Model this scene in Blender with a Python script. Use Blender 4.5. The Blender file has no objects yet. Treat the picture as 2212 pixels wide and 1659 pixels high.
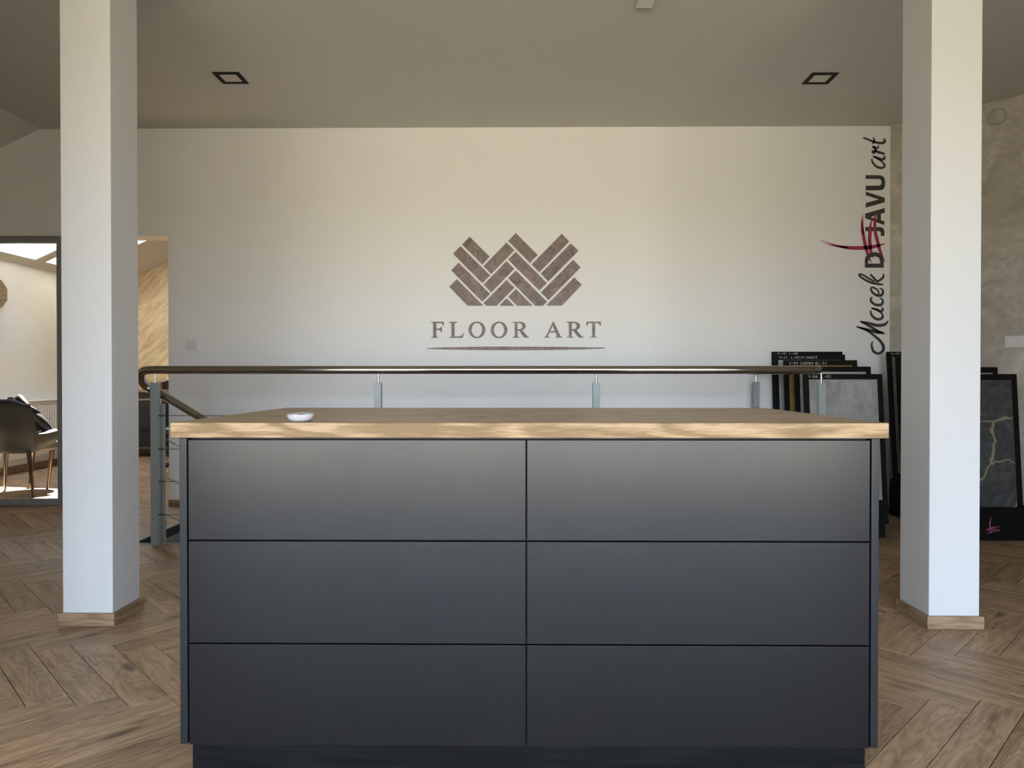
import bpy, bmesh, math, random
from mathutils import Vector, Matrix
random.seed(7)
R = math.radians
sc = bpy.context.scene
col = sc.collection

# ------------------------------------------------------------------ camera
cam_d = bpy.data.cameras.new('camera')
cam_d.sensor_width = 36.0
cam_d.lens = 1534 / 2212 * 36.0
cam_d.clip_start = 0.05
cam = bpy.data.objects.new('camera', cam_d)
cam.location = (0, 0, 0.98)
cam.rotation_euler = (R(90 - 0.504), 0, R(0.598))
col.objects.link(cam)
sc.camera = cam

# ------------------------------------------------------------------ world, sun, exposure
sc.view_settings.view_transform = 'Standard'
sc.view_settings.look = 'None'
sc.view_settings.gamma = 1.0
sc.view_settings.use_curve_mapping = False
sc.view_settings.exposure = 0.0
sc.cycles.max_bounces = 10
sc.cycles.diffuse_bounces = 6
sc.cycles.glossy_bounces = 4
sc.cycles.transparent_max_bounces = 8
sc.cycles.caustics_reflective = False
sc.cycles.caustics_refractive = False
sc.cycles.sample_clamp_indirect = 30.0

SKY_STRENGTH = 20.0
world = bpy.data.worlds.new('world')
sc.world = world
world.use_nodes = True
wn = world.node_tree
wn.nodes.clear()
wo = wn.nodes.new('ShaderNodeOutputWorld')
wb = wn.nodes.new('ShaderNodeBackground')
wb.inputs['Strength'].default_value = SKY_STRENGTH
wt = wn.nodes.new('ShaderNodeTexCoord')
ws = wn.nodes.new('ShaderNodeSeparateXYZ')
wr = wn.nodes.new('ShaderNodeValToRGB')
wm = wn.nodes.new('ShaderNodeMapRange')
wm.inputs['From Min'].default_value = -1
wm.inputs['From Max'].default_value = 1
wn.links.new(wt.outputs['Generated'], ws.inputs[0])
wn.links.new(ws.outputs['Z'], wm.inputs['Value'])
wn.links.new(wm.outputs['Result'], wr.inputs['Fac'])
els = wr.color_ramp.elements          # sunlit dry ground below the horizon, clear sky above it
els[0].position = 0.0
els[0].color = (0.50, 0.45, 0.35, 1)
els[1].position = 1.0
els[1].color = (0.64, 0.81, 1.06, 1)
for p_, c_ in ((0.485, (0.62, 0.56, 0.44, 1)), (0.502, (0.85, 0.92, 1.0, 1)), (0.53, (0.76, 0.89, 1.12, 1))):
    e_ = els.new(p_)
    e_.color = c_
wn.links.new(wr.outputs['Color'], wb.inputs['Color'])
wn.links.new(wb.outputs[0], wo.inputs[0])

sun_d = bpy.data.lights.new('sun', 'SUN')
sun_d.energy = 230.0
sun_d.angle = R(0.6)
sun_d.color = (1.0, 0.95, 0.87)
sun = bpy.data.objects.new('sun', sun_d)
col.objects.link(sun)
to_sun = Vector((-0.36, 1.1, 2.5)).normalized()
sun.rotation_euler = to_sun.to_track_quat('Z', 'Y').to_euler()


def portal(name, loc, rot, sx, sy):
    l = bpy.data.lights.new(name, 'AREA')
    l.shape = 'RECTANGLE'
    l.size = sx
    l.size_y = sy
    l.cycles.is_portal = True
    o = bpy.data.objects.new(name, l)
    o.location = loc
    o.rotation_euler = rot
    col.objects.link(o)
    return o


# window in the rear wall (behind the camera) and the two roof windows of the side room
WX0, WX1, WZ0, WZ1, WY = -3.1, 3.3, 0.05, 2.25, -3.2
portal('window_portal', ((WX0 + WX1) / 2, WY - 0.02, (WZ0 + WZ1) / 2), (R(90), 0, 0), WX1 - WX0, WZ1 - WZ0)
# slope of the roof: z = 2.165 + K (x + 5.2)
K = 0.4544
SL = math.atan(K)


def slope_z(x):
    return 2.165 + K * (x + 5.2)


SKYL = [(6.70, 7.436), (7.554, 8.213)]
SKX0, SKX1 = -5.10, -4.02
for (a_, b_) in SKYL:
    xm = (SKX0 + SKX1) / 2
    portal('roof_portal', (xm, (a_ + b_) / 2, slope_z(xm) + 0.03), (0, -SL, 0), (SKX1 - SKX0) / math.cos(SL), b_ - a_)

# ------------------------------------------------------------------ materials
def lin(c):
    return tuple((v / 12.92 if v <= 0.04045 else ((v + 0.055) / 1.055) ** 2.4) for v in c)


def srgb(r, g, b):
    return lin((r / 255, g / 255, b / 255)) + (1,)


class NT:
    def __init__(self, name):
        self.m = bpy.data.materials.new(name)
        self.m.use_nodes = True
        self.t = self.m.node_tree
        self.b = self.t.nodes['Principled BSDF']

    def n(self, typ, ins=None, **kw):
        nd = self.t.nodes.new(typ)
        for k, v in kw.items():
            setattr(nd, k, v)
        for k, v in (ins or {}).items():
            s = nd.inputs[k]
            if isinstance(v, bpy.types.NodeSocket):
                self.t.links.new(v, s)
            else:
                s.default_value = v
        return nd

    def math(self, op, a, b=0.0, c=0.0):
        return self.n('ShaderNodeMath', {0: a, 1: b, 2: c}, operation=op).outputs[0]

    def vec(self, x=0.0, y=0.0, z=0.0):
        return self.n('ShaderNodeCombineXYZ', {0: x, 1: y, 2: z}).outputs[0]

    def noise(self, v, scale=5.0, detail=3.0, rough=0.5, dist=0.0):
        return self.n('ShaderNodeTexNoise', {'Vector': v, 'Scale': scale, 'Detail': detail, 'Roughness': rough, 'Distortion': dist}).outputs['Fac']

    def ramp(self, f, stops):
        nd = self.n('ShaderNodeValToRGB', {'Fac': f})
        e = nd.color_ramp.elements
        e[0].position, e[0].color = stops[0]
        e[1].position, e[1].color = stops[-1]
        for p, c in stops[1:-1]:
            k = e.new(p)
            k.color = c
        return nd.outputs['Color']

    def mix(self, f, a, b, mode='MIX'):
        nd = self.n('ShaderNodeMix', data_type='RGBA', blend_type=mode)
        for i, v in ((0, f), (6, a), (7, b)):
            if isinstance(v, bpy.types.NodeSocket):
                self.t.links.new(v, nd.inputs[i])
            else:
                nd.inputs[i].default_value = v
        return nd.outputs[2]

    def set(self, **kw):
        for k, v in kw.items():
            k = {'color': 'Base Color', 'rough': 'Roughness', 'metal': 'Metallic', 'spec': 'Specular IOR Level', 'normal': 'Normal'}[k]
            s = self.b.inputs[k]
            if isinstance(v, bpy.types.NodeSocket):
                self.t.links.new(v, s)
            else:
                s.default_value = v
        return self

    def bump(self, h, strength=0.3, dist=0.002):
        nd = self.n('ShaderNodeBump', {'Height': h, 'Strength': strength, 'Distance': dist})
        return self.set(normal=nd.outputs[0])

    def obj(self):
        return self.n('ShaderNodeTexCoord').outputs['Object']


M = {}


def plain(name, color, rough=0.5, metal=0.0, spec=0.5, nscale=0, nbump=0.0, nvar=0.0):
    t = NT(name)
    t.set(color=color, rough=rough, metal=metal, spec=spec)
    if nscale:
        f = t.noise(t.obj(), nscale, 4, 0.6)
        if nvar:
            a = tuple(v * (1 - nvar) for v in color[:3]) + (1,)
            b = tuple(min(1, v * (1 + nvar)) for v in color[:3]) + (1,)
            t.set(color=t.ramp(f, [(0.3, a), (0.7, b)]))
        if nbump:
            t.bump(f, nbump, 0.002)
    M[name] = t.m
    return t


def wood(name, dark, mid, light, rough, axis=0, scale=1.0, ring=40.0, contrast=1.0, fine=(6, 130)):
    """grain along object axis (0 x, 1 y, 2 z)"""
    t = NT(name)
    s = t.n('ShaderNodeSeparateXYZ', {0: t.obj()})
    order = {0: (0, 1, 2), 1: (1, 0, 2), 2: (2, 0, 1)}[axis]
    u, v, w = (s.outputs[i] for i in order)
    p = t.vec(t.math('MULTIPLY', u, 1.3 * scale), t.math('MULTIPLY', v, 9 * scale), t.math('MULTIPLY', w, 9 * scale))
    n1 = t.noise(p, 1.0, 2, 0.5, 0.4)
    q = t.vec(t.math('MULTIPLY', u, fine[0] * scale), t.math('MULTIPLY', v, fine[1] * scale), t.math('MULTIPLY', w, fine[1] * scale))
    n2 = t.noise(q, 1.0, 3, 0.6)
    rings = t.math('SINE', t.math('ADD', t.math('MULTIPLY', n1, ring), t.math('MULTIPLY', t.math('ADD', v, w), 60 * scale)))
    f = t.math('ADD', t.math('MULTIPLY', t.math('MULTIPLY', rings, n2), 0.22 * contrast), n2)
    t.set(color=t.ramp(f, [(0.3, dark), (0.5, mid), (0.72, light)]), rough=rough)
    t.bump(f, 0.15, 0.001)
    M[name] = t.m
    return t


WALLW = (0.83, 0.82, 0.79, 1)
t = NT('wall_paint')
f = t.noise(t.obj(), 260, 4, 0.6)
t.set(color=WALLW, rough=0.75, spec=0.3).bump(f, 0.12, 0.001)
M['wall_paint'] = t.m
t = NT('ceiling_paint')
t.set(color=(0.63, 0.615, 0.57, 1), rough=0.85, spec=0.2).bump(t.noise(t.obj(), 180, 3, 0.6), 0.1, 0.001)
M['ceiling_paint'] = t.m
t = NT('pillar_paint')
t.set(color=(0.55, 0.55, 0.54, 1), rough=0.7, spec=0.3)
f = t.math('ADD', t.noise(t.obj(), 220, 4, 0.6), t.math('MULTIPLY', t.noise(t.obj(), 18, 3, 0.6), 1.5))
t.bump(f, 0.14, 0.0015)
M['pillar_paint'] = t.m

# grey trowelled plaster of the slanted wall
t = NT('grey_plaster')
n1 = t.noise(t.obj(), 2.2, 8, 0.62, 1.2)
n2 = t.noise(t.obj(), 7.0, 6, 0.6, 2.0)
f = t.math('ADD', t.math('MULTIPLY', n1, 0.7), t.math('MULTIPLY', n2, 0.3))
t.set(color=t.ramp(f, [(0.36, (0.33, 0.295, 0.245, 1)), (0.5, (0.45, 0.41, 0.345, 1)), (0.62, (0.62, 0.58, 0.50, 1))]), rough=0.55).bump(f, 0.35, 0.006)
M['grey_plaster'] = t.m

# cream plaster with slanted veins
t = NT('cream_plaster')
s = t.n('ShaderNodeSeparateXYZ', {0: t.obj()})
a = t.math('ADD', t.math('MULTIPLY', s.outputs[0], 0.72), t.math('MULTIPLY', s.outputs[2], 0.72))
b = t.math('SUBTRACT', t.math('MULTIPLY', s.outputs[2], 0.72), t.math('MULTIPLY', s.outputs[0], 0.72))
p = t.vec(t.math('MULTIPLY', a, 1.6), t.math('MULTIPLY', b, 7.5), 0.3)
f = t.noise(p, 1.6, 7, 0.62, 0.9)
t.set(color=t.ramp(f, [(0.32, (0.52, 0.40, 0.25, 1)), (0.5, (0.71, 0.585, 0.395, 1)), (0.68, (0.87, 0.79, 0.61, 1))]), rough=0.5).bump(f, 0.7, 0.01)
M['cream_plaster'] = t.m

# herringbone planks: UV in metres (u along the plank), attribute rnd per plank
t = NT('oak_plank')
uvn = t.n('ShaderNodeUVMap', uv_map='UVMap').outputs[0]
s = t.n('ShaderNodeSeparateXYZ', {0: uvn})
u, v = s.outputs[0], s.outputs[1]
rnd = t.n('ShaderNodeAttribute', attribute_name='rnd').outputs['Fac']
ro = t.math('MULTIPLY', rnd, 57.0)
n1 = t.noise(t.vec(t.math('MULTIPLY', u, 3.2), t.math('MULTIPLY', v, 13.0), ro), 1.0, 2, 0.5, 0.5)
n2 = t.noise(t.vec(t.math('MULTIPLY', u, 9), t.math('MULTIPLY', v, 190.0), ro), 1.0, 4, 0.65)
n3 = t.noise(t.vec(t.math('MULTIPLY', u, 2.2), t.math('MULTIPLY', v, 22.0), t.math('ADD', ro, 9.0)), 1.0, 3, 0.55)
rings = t.math('SINE', t.math('ADD', t.math('MULTIPLY', n1, 62.0), t.math('MULTIPLY', v, 50.0)))
f = t.math('ADD', t.math('ADD', t.math('MULTIPLY', n2, 0.48), t.math('MULTIPLY', rings, 0.06)), t.math('MULTIPLY', n3, 0.52))
c = t.ramp(f, [(0.28, (0.135, 0.080, 0.040, 1)), (0.44, (0.285, 0.183, 0.103, 1)), (0.56, (0.375, 0.250, 0.148, 1)), (0.74, (0.475, 0.335, 0.208, 1))])
vo = t.n('ShaderNodeTexVoronoi', {'Vector': t.vec(t.math('MULTIPLY', u, 3.0), t.math('MULTIPLY', v, 9.0), ro), 'Scale': 1.0, 'Randomness': 1.0}, voronoi_dimensions='3D').outputs['Distance']
kn = t.ramp(t.math('ADD', vo, t.math('MULTIPLY', n2, 0.12)), [(0.13, (0, 0, 0, 1)), (0.26, (1, 1, 1, 1))])
c = t.mix(kn, t.mix(0.75, c, (0.06, 0.035, 0.02, 1)), c)
shade = t.math('ADD', 0.84, t.math('MULTIPLY', t.math('FRACT', t.math('MULTIPLY', rnd, 13.7)), 0.32))
c = t.mix(1.0, c, t.vec(shade, shade, shade), 'MULTIPLY')
t.set(color=c, rough=t.math('ADD', 0.36, t.math('MULTIPLY', n2, 0.16)), spec=0.4).bump(f, 0.25, 0.0012)
M['oak_plank'] = t.m

wood('oak_worktop', (0.215, 0.140, 0.070, 1), (0.315, 0.215, 0.118, 1), (0.40, 0.285, 0.165, 1), 0.34, 0, 1.3, 46, 1.9, (16, 190)).set(spec=0.09)
wood('oak_skirting', (0.15, 0.092, 0.048, 1), (0.25, 0.16, 0.088, 1), (0.33, 0.22, 0.13, 1), 0.45, 0, 1.6, 40, 1.0)
wood('oak_skirting_y', (0.15, 0.092, 0.048, 1), (0.25, 0.16, 0.088, 1), (0.33, 0.22, 0.13, 1), 0.45, 1, 1.6, 40, 1.0)
t = NT('walnut_sign')
oi = t.n('ShaderNodeObjectInfo').outputs['Random']
g = t.n('ShaderNodeTexCoord').outputs['Object']
s = t.n('ShaderNodeSeparateXYZ', {0: g})
px = t.vec(t.math('ADD', s.outputs[0], t.math('MULTIPLY', oi, 31)), s.outputs[2], t.math('MULTIPLY', oi, 17))
n1 = t.noise(px, 9, 4, 0.6, 2.2)
n2 = t.noise(px, 70, 3, 0.6, 1.0)
f = t.math('ADD', t.math('MULTIPLY', n1, 0.7), t.math('MULTIPLY', n2, 0.3))
t.set(color=t.ramp(f, [(0.34, (0.105, 0.072, 0.060, 1)), (0.5, (0.19, 0.132, 0.112, 1)), (0.68, (0.30, 0.215, 0.18, 1))]), rough=0.5)
M['walnut_sign'] = t.m

t = NT('charcoal_front')
g = t.noise(t.obj(), 5, 2, 0.5)
t.set(color=(0.0025, 0.003, 0.0036, 1), rough=t.math('ADD', 0.225, t.math('MULTIPLY', g, 0.04)), spec=0.40)
M['charcoal_front'] = t.m
plain('charcoal_panel', (0.010, 0.012, 0.014, 1), 0.28, 0.0, 0.35, nscale=4, nvar=0.1)
plain('carcass_black', (0.010, 0.010, 0.012, 1), 0.6, nscale=60, nvar=0.2)
wood('black_plinth', (0.002, 0.0022, 0.0025, 1), (0.004, 0.0045, 0.005, 1), (0.007, 0.0075, 0.008, 1), 0.28, 0, 1.0, 30).set(spec=0.2)
t = plain('steel_brushed', (0.46, 0.44, 0.41, 1), 0.26, 1.0)
t.set(rough=t.math('ADD', 0.10, t.math('MULTIPLY', t.noise(t.obj(), 160, 2, 0.5), 0.06)))
plain('chrome', (0.75, 0.75, 0.76, 1), 0.12, 1.0, nscale=30, nvar=0.05)
plain('cable_steel', (0.16, 0.16, 0.15, 1), 0.4, 0.8, nscale=200, nvar=0.2)
plain('post_paint', (0.285, 0.325, 0.31, 1), 0.42, nscale=40, nvar=0.06, nbump=0.03)
plain('steel_plate', (0.20, 0.235, 0.215, 1), 0.5, nscale=12, nvar=0.08)
plain('frame_grey', (0.27, 0.27, 0.255, 1), 0.45, nscale=60, nvar=0.05)
plain('dark_gap', (0.02, 0.02, 0.015, 1), 0.8, nscale=50, nvar=0.2)  # dark of the plank joints; also paints the gap shadow at the stair head
plain('white_plastic', (0.70, 0.69, 0.66, 1), 0.35, nscale=80, nvar=0.02)
plain('radiator_white', (0.78, 0.75, 0.70, 1), 0.35, nscale=80, nvar=0.02)
plain('porcelain', (0.47, 0.465, 0.475, 1), 0.25, 0.0, 0.35, nscale=30, nvar=0.02)
plain('lamp_black', (0.008, 0.008, 0.006, 1), 0.6, 0.0, 0.15, nscale=80, nvar=0.15)
plain('lamp_diffuser', (0.62, 0.59, 0.54, 1), 0.4, nscale=80, nvar=0.03)
plain('board_black', (0.008, 0.008, 0.006, 1), 0.6, 0.0, 0.15, nscale=90, nvar=0.25, nbump=0.03)
plain('rack_black', (0.006, 0.006, 0.005, 1), 0.6, 0.0, 0.12, nscale=70, nvar=0.3, nbump=0.05)
plain('chalk_white', (0.72, 0.70, 0.66, 1), 0.8, nscale=300, nvar=0.1)
plain('vinyl_grey', (0.050, 0.048, 0.042, 1), 0.5, nscale=60, nvar=0.06)
plain('vinyl_crimson', (0.36, 0.028, 0.085, 1), 0.5, nscale=60, nvar=0.06)
plain('vinyl_pink', (0.42, 0.09, 0.21, 1), 0.5, nscale=60, nvar=0.06)
plain('velvet_grey', (0.036, 0.039, 0.039, 1), 0.85, 0.0, 0.2, nscale=14, nvar=0.22, nbump=0.1)
M['velvet_grey'].node_tree.nodes['Principled BSDF'].inputs['Sheen Weight'].default_value = 0.15
plain('leg_bronze', (0.075, 0.058, 0.042, 1), 0.32, 0.7, nscale=30, nvar=0.1)
plain('jacket_black', (0.009, 0.008, 0.007, 1), 0.45, 0.0, 0.3, nscale=24, nvar=0.3, nbump=0.5)
plain('blind_white', (0.85, 0.84, 0.80, 1), 0.8, nscale=120, nvar=0.03)
plain('sideboard_black', (0.016, 0.015, 0.013, 1), 0.5, nscale=40, nvar=0.2)
wood('sideboard_oak', (0.19, 0.11, 0.055, 1), (0.30, 0.19, 0.10, 1), (0.42, 0.28, 0.16, 1), 0.5, 0, 1.4, 40)
plain('book_brown', (0.09, 0.030, 0.022, 1), 0.6, nscale=60, nvar=0.2)
plain('label_yellow', (0.62, 0.50, 0.03, 1), 0.5, nscale=60, nvar=0.1)
plain('label_blue', (0.10, 0.13, 0.24, 1), 0.5, nscale=60, nvar=0.1)
plain('paper_white', (0.82, 0.82, 0.84, 1), 0.7, nscale=60, nvar=0.04)
plain('rubber_black', (0.012, 0.012, 0.012, 1), 0.5, nscale=60, nvar=0.2)
wood('slat_oak', (0.24, 0.155, 0.085, 1), (0.36, 0.25, 0.145, 1), (0.46, 0.33, 0.20, 1), 0.5, 1, 1.6, 40)

# sample finishes
def sample_mat(name, a, b, c, scale=5.0, rough=0.5, bump=0.3, dist=1.5, vein=None, metal=0.0):
    t = NT(name)
    n1 = t.noise(t.obj(), scale, 7, 0.62, dist)
    n2 = t.noise(t.obj(), scale * 6, 4, 0.6, 1.0)
    f = t.math('ADD', t.math('MULTIPLY', n1, 0.75), t.math('MULTIPLY', n2, 0.25))
    cc = t.ramp(f, [(0.34, a), (0.5, b), (0.66, c)])
    if vein:
        nv = t.n('ShaderNodeTexNoise', {'Vector': t.obj(), 'Scale': 9.0, 'Detail': 4.0}).outputs['Color']
        vv = t.n('ShaderNodeVectorMath', {0: t.obj(), 1: t.n('ShaderNodeVectorMath', {0: nv, 1: (0.09, 0.09, 0.09)}, operation='MULTIPLY').outputs[0]}, operation='ADD').outputs[0]
        vo = t.n('ShaderNodeTexVoronoi', {'Vector': vv, 'Scale': 2.7}, feature='DISTANCE_TO_EDGE').outputs['Distance']
        k = t.ramp(t.math('ADD', vo, t.math('MULTIPLY', n2, 0.02)), [(0.016, (1, 1, 1, 1)), (0.030, (0, 0, 0, 1))])
        cc = t.mix(k, cc, vein)
    t.set(color=cc, rough=rough, metal=metal).bump(f, bump, 0.004)
    M[name] = t.m


sample_mat('finish_concrete', (0.25, 0.24, 0.225, 1), (0.35, 0.34, 0.32, 1), (0.46, 0.445, 0.42, 1), 5.0)
sample_mat('finish_beige', (0.40, 0.37, 0.32, 1), (0.50, 0.465, 0.41, 1), (0.58, 0.55, 0.49, 1), 6.0)
sample_mat('finish_gold', (0.22, 0.155, 0.035, 1), (0.33, 0.24, 0.06, 1), (0.42, 0.33, 0.11, 1), 6.0, 0.4)
sample_mat('finish_silver', (0.38, 0.37, 0.34, 1), (0.48, 0.47, 0.44, 1), (0.58, 0.56, 0.53, 1), 7.0, 0.45)
sample_mat('finish_anthracite', (0.010, 0.010, 0.010, 1), (0.016, 0.016, 0.014, 1), (0.024, 0.024, 0.022, 1), 6.0)
sample_mat('finish_sand', (0.20, 0.185, 0.145, 1), (0.27, 0.25, 0.20, 1), (0.33, 0.31, 0.25, 1), 7.0)
sample_mat('finish_oxblood', (0.045, 0.018, 0.014, 1), (0.070, 0.028, 0.021, 1), (0.100, 0.040, 0.030, 1), 7.0)
sample_mat('finish_slate', (0.035, 0.037, 0.038, 1), (0.062, 0.064, 0.064, 1), (0.115, 0.117, 0.115, 1), 9.0, 0.45, 0.6, 2.0, vein=(0.30, 0.26, 0.17, 1))

# clear glass: lets light and view straight through with a fresnel reflection
t = NT('clear_glass')
tr = t.n('ShaderNodeBsdfTransparent', {'Color': (0.96, 0.97, 0.97, 1)})
gl = t.n('ShaderNodeBsdfGlossy', {'Roughness': 0.02})
lw = t.n('ShaderNodeFresnel', {'IOR': 1.35})
mx = t.n('ShaderNodeMixShader', {0: lw.outputs[0], 1: tr.outputs[0], 2: gl.outputs[0]})
t.t.links.new(mx.outputs[0], t.t.nodes['Material Output'].inputs[0])
M['clear_glass'] = t.m
# white fabric of the added roof blind: part of the light shines through it
t = NT('added_blind_fabric')
tl = t.n('ShaderNodeBsdfTranslucent', {'Color': (0.55, 0.53, 0.48, 1)})
df = t.n('ShaderNodeBsdfDiffuse', {'Color': (0.8, 0.78, 0.74, 1)})
mx = t.n('ShaderNodeMixShader', {0: 0.5, 1: df.outputs[0], 2: tl.outputs[0]})
t.t.links.new(mx.outputs[0], t.t.nodes['Material Output'].inputs[0])
M['added_blind_fabric'] = t.m


# ------------------------------------------------------------------ mesh helpers
def link(name, me, mat=None, parent=None):
    o = bpy.data.objects.new(name, me)
    col.objects.link(o)
    if mat:
        me.materials.append(M[mat])
    if parent:
        o.parent = parent
    return o


def empty(name, loc=(0, 0, 0), rz=0.0):
    o = bpy.data.objects.new(name, None)
    o.empty_display_size = 0.1
    o.location = loc
    o.rotation_euler = (0, 0, rz)
    col.objects.link(o)
    return o


def tag(o, label, cat, group=None):
    o['label'] = label
    o['category'] = cat
    if group:
        o['group'] = group
    return o


def struct(o, label=None):
    o['kind'] = 'structure'
    if label:
        o['label'] = label
    return o


def from_bm(name, bm, mat, parent=None, smooth=False):
    bmesh.ops.recalc_face_normals(bm, faces=bm.faces)
    me = bpy.data.meshes.new(name)
    bm.to_mesh(me)
    bm.free()
    if smooth:
        for p in me.polygons:
            p.use_smooth = True
    return link(name, me, mat, parent)


def bm_box(bm, x0, x1, y0, y1, z0, z1, bev=0.0):
    vs = [bm.verts.new(p) for p in ((x0, y0, z0), (x1, y0, z0), (x1, y1, z0), (x0, y1, z0), (x0, y0, z1), (x1, y0, z1), (x1, y1, z1), (x0, y1, z1))]
    fs = [bm.faces.new([vs[i] for i in q]) for q in ((0, 3, 2, 1), (4, 5, 6, 7), (0, 1, 5, 4), (1, 2, 6, 5), (2, 3, 7, 6), (3, 0, 4, 7))]
    if bev:
        es = list({e for f in fs for e in f.edges})
        bmesh.ops.bevel(bm, geom=es, offset=bev, segments=2, affect='EDGES', profile=0.5)


def box(name, x0, x1, y0, y1, z0, z1, mat, parent=None, bev=0.0):
    """box in the parent's local frame; origin at its own bottom centre"""
    c = Vector(((x0 + x1) / 2, (y0 + y1) / 2, z0))
    bm = bmesh.new()
    bm_box(bm, x0 - c.x, x1 - c.x, y0 - c.y, y1 - c.y, 0, z1 - z0, bev)
    o = from_bm(name, bm, mat, parent)
    o.location = c
    return o


def prism(name, poly, z0, z1, mat, parent=None, holes=()):
    """flat polygon in xy extruded from z0 to z1, holes allowed"""
    return extrude(name, [poly], holes, lambda x, y, h: (x, y, h), z0, z1, mat, parent)


def extrude(name, polys, holes, fn, h0, h1, mat, parent=None, origin=None):
    bm = bmesh.new()
    og = Vector(origin) if origin else Vector((0, 0, 0))
    for poly, hs in zip(polys, [holes] + [()] * (len(polys) - 1)):
        loops = [poly] + list(hs)
        if not hs and len(poly) <= 5:
            lo = [bm.verts.new(Vector(fn(x, y, h0)) - og) for x, y in poly]
            hi = [bm.verts.new(Vector(fn(x, y, h1)) - og) for x, y in poly]
            bm.faces.new(lo)
            bm.faces.new(hi)
            n = len(poly)
            for i in range(n):
                bm.faces.new((lo[i], lo[(i + 1) % n], hi[(i + 1) % n], hi[i]))
            continue
        los, his, es = [], [], []
        for lp in loops:
            los.append([bm.verts.new(Vector(fn(x, y, h0)) - og) for x, y in lp])
            his.append([bm.verts.new(Vector(fn(x, y, h1)) - og) for x, y in lp])
        for ring in (los, his):
            ed = []
            for r_ in ring:
                ed += [bm.edges.new((r_[i], r_[(i + 1) % len(r_)])) for i in range(len(r_))]
            bmesh.ops.triangle_fill(bm, use_beauty=True, use_dissolve=False, edges=ed)
        for lo, hi in zip(los, his):
            n = len(lo)
            for i in range(n):
                bm.faces.new((lo[i], lo[(i + 1) % n], hi[(i + 1) % n], hi[i]))
    o = from_bm(name, bm, mat, parent)
    o.location = og
    return o


def crom(pts, n=8):
    """Catmull-Rom through tuples of any size"""
    out = []
    P = [pts[0]] + list(pts) + [pts[-1]]
    for i in range(1, len(P) - 2):
        for k in range(n):
            s = k / n
            out.append(tuple(0.5 * (2 * b + (c - a) * s + (2 * a - 5 * b + 4 * c - d) * s * s + (3 * b - a - 3 * c + d) * s ** 3)
                             for a, b, c, d in zip(P[i - 1], P[i], P[i + 1], P[i + 2])))
    out.append(tuple(pts[-1]))
    return out


def ribbon_mesh(bm, pts, fn, h0, h1, og, n=8, wmin=0.3):
    """brush stroke: pts (x, y, width); fn(x, y, h) -> 3D"""
    c = crom(pts, n) if n > 1 else pts
    L, Rr = [], []
    for i, (x, y, w) in enumerate(c):
        a, b = c[max(0, i - 1)], c[min(len(c) - 1, i + 1)]
        dx, dy = b[0] - a[0], b[1] - a[1]
        l = math.hypot(dx, dy) or 1
        w = max(w, wmin)
        L.append((x - dy / l * w / 2, y + dx / l * w / 2))
        Rr.append((x + dy / l * w / 2, y - dx / l * w / 2))
    rows = [[bm.verts.new(Vector(fn(p[0], p[1], h)) - og) for p in (a, b) for h in (h0, h1)] for a, b in zip(L, Rr)]
    for a, b in zip(rows, rows[1:]):
        bm.faces.new((a[1], a[3], b[3], b[1]))
        bm.faces.new((a[0], a[2], b[2], b[0]))
        bm.faces.new((a[0], a[1], b[1], b[0]))
        bm.faces.new((a[2], a[3], b[3], b[2]))
    for r_ in (rows[0], rows[-1]):
        bm.faces.new((r_[0], r_[1], r_[3], r_[2]))


def strokes(name, lst, fn, h0, h1, mat, parent, origin, n=8):
    bm = bmesh.new()
    for s in lst:
        ribbon_mesh(bm, s, fn, h0, h1, Vector(origin), n)
    o = from_bm(name, bm, mat, parent)
    o.location = origin
    return o


def bm_tube(bm, pts, rad, seg=12, cap=True):
    pts = [Vector(p) for p in pts]
    rad = rad if isinstance(rad, (list, tuple)) else [rad] * len(pts)
    rings = []
    nrm = None
    for i, p in enumerate(pts):
        d = (pts[min(i + 1, len(pts) - 1)] - pts[max(i - 1, 0)]).normalized()
        if nrm is None:
            nrm = d.orthogonal().normalized()
        nrm = (nrm - d * nrm.dot(d)).normalized()
        bi = d.cross(nrm)
        rings.append([bm.verts.new(p + (nrm * math.cos(2 * math.pi * k / seg) + bi * math.sin(2 * math.pi * k / seg)) * rad[i]) for k in range(seg)])
    for a, b in zip(rings, rings[1:]):
        for k in range(seg):
            bm.faces.new((a[k], a[(k + 1) % seg], b[(k + 1) % seg], b[k]))
    if cap:
        bm.faces.new(rings[0])
        bm.faces.new(rings[-1])


def tube(name, pts, rad, mat, parent=None, seg=12):
    og = Vector(pts[0])
    bm = bmesh.new()
    bm_tube(bm, [Vector(p) - og for p in pts], rad, seg)
    o = from_bm(name, bm, mat, parent, smooth=True)
    o.location = og
    md = o.modifiers.new('edge', 'EDGE_SPLIT')
    md.split_angle = R(50)
    return o


def lathe(name, prof, mat, parent=None, loc=(0, 0, 0), seg=32, sx=1.0, sy=1.0):
    bm = bmesh.new()
    rings = []
    for r_, z in prof:
        if r_ < 1e-5:
            rings.append([bm.verts.new((0, 0, z))])
        else:
            rings.append([bm.verts.new((r_ * sx * math.cos(2 * math.pi * k / seg), r_ * sy * math.sin(2 * math.pi * k / seg), z)) for k in range(seg)])
    for a, b in zip(rings, rings[1:]):
        for k in range(seg):
            k2 = (k + 1) % seg
            if len(a) == 1:
                bm.faces.new((a[0], b[k], b[k2]))
            elif len(b) == 1:
                bm.faces.new((a[k], a[k2], b[0]))
            else:
                bm.faces.new((a[k], a[k2], b[k2], b[k]))
    o = from_bm(name, bm, mat, parent, smooth=True)
    o.location = loc
    md = o.modifiers.new('edge', 'EDGE_SPLIT')
    md.split_angle = R(40)
    return o


def copy_tree(o, parent=None):
    c = o.copy()
    col.objects.link(c)
    c.parent = parent
    for ch in list(o.children):
        copy_tree(ch, c)
    return c


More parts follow.
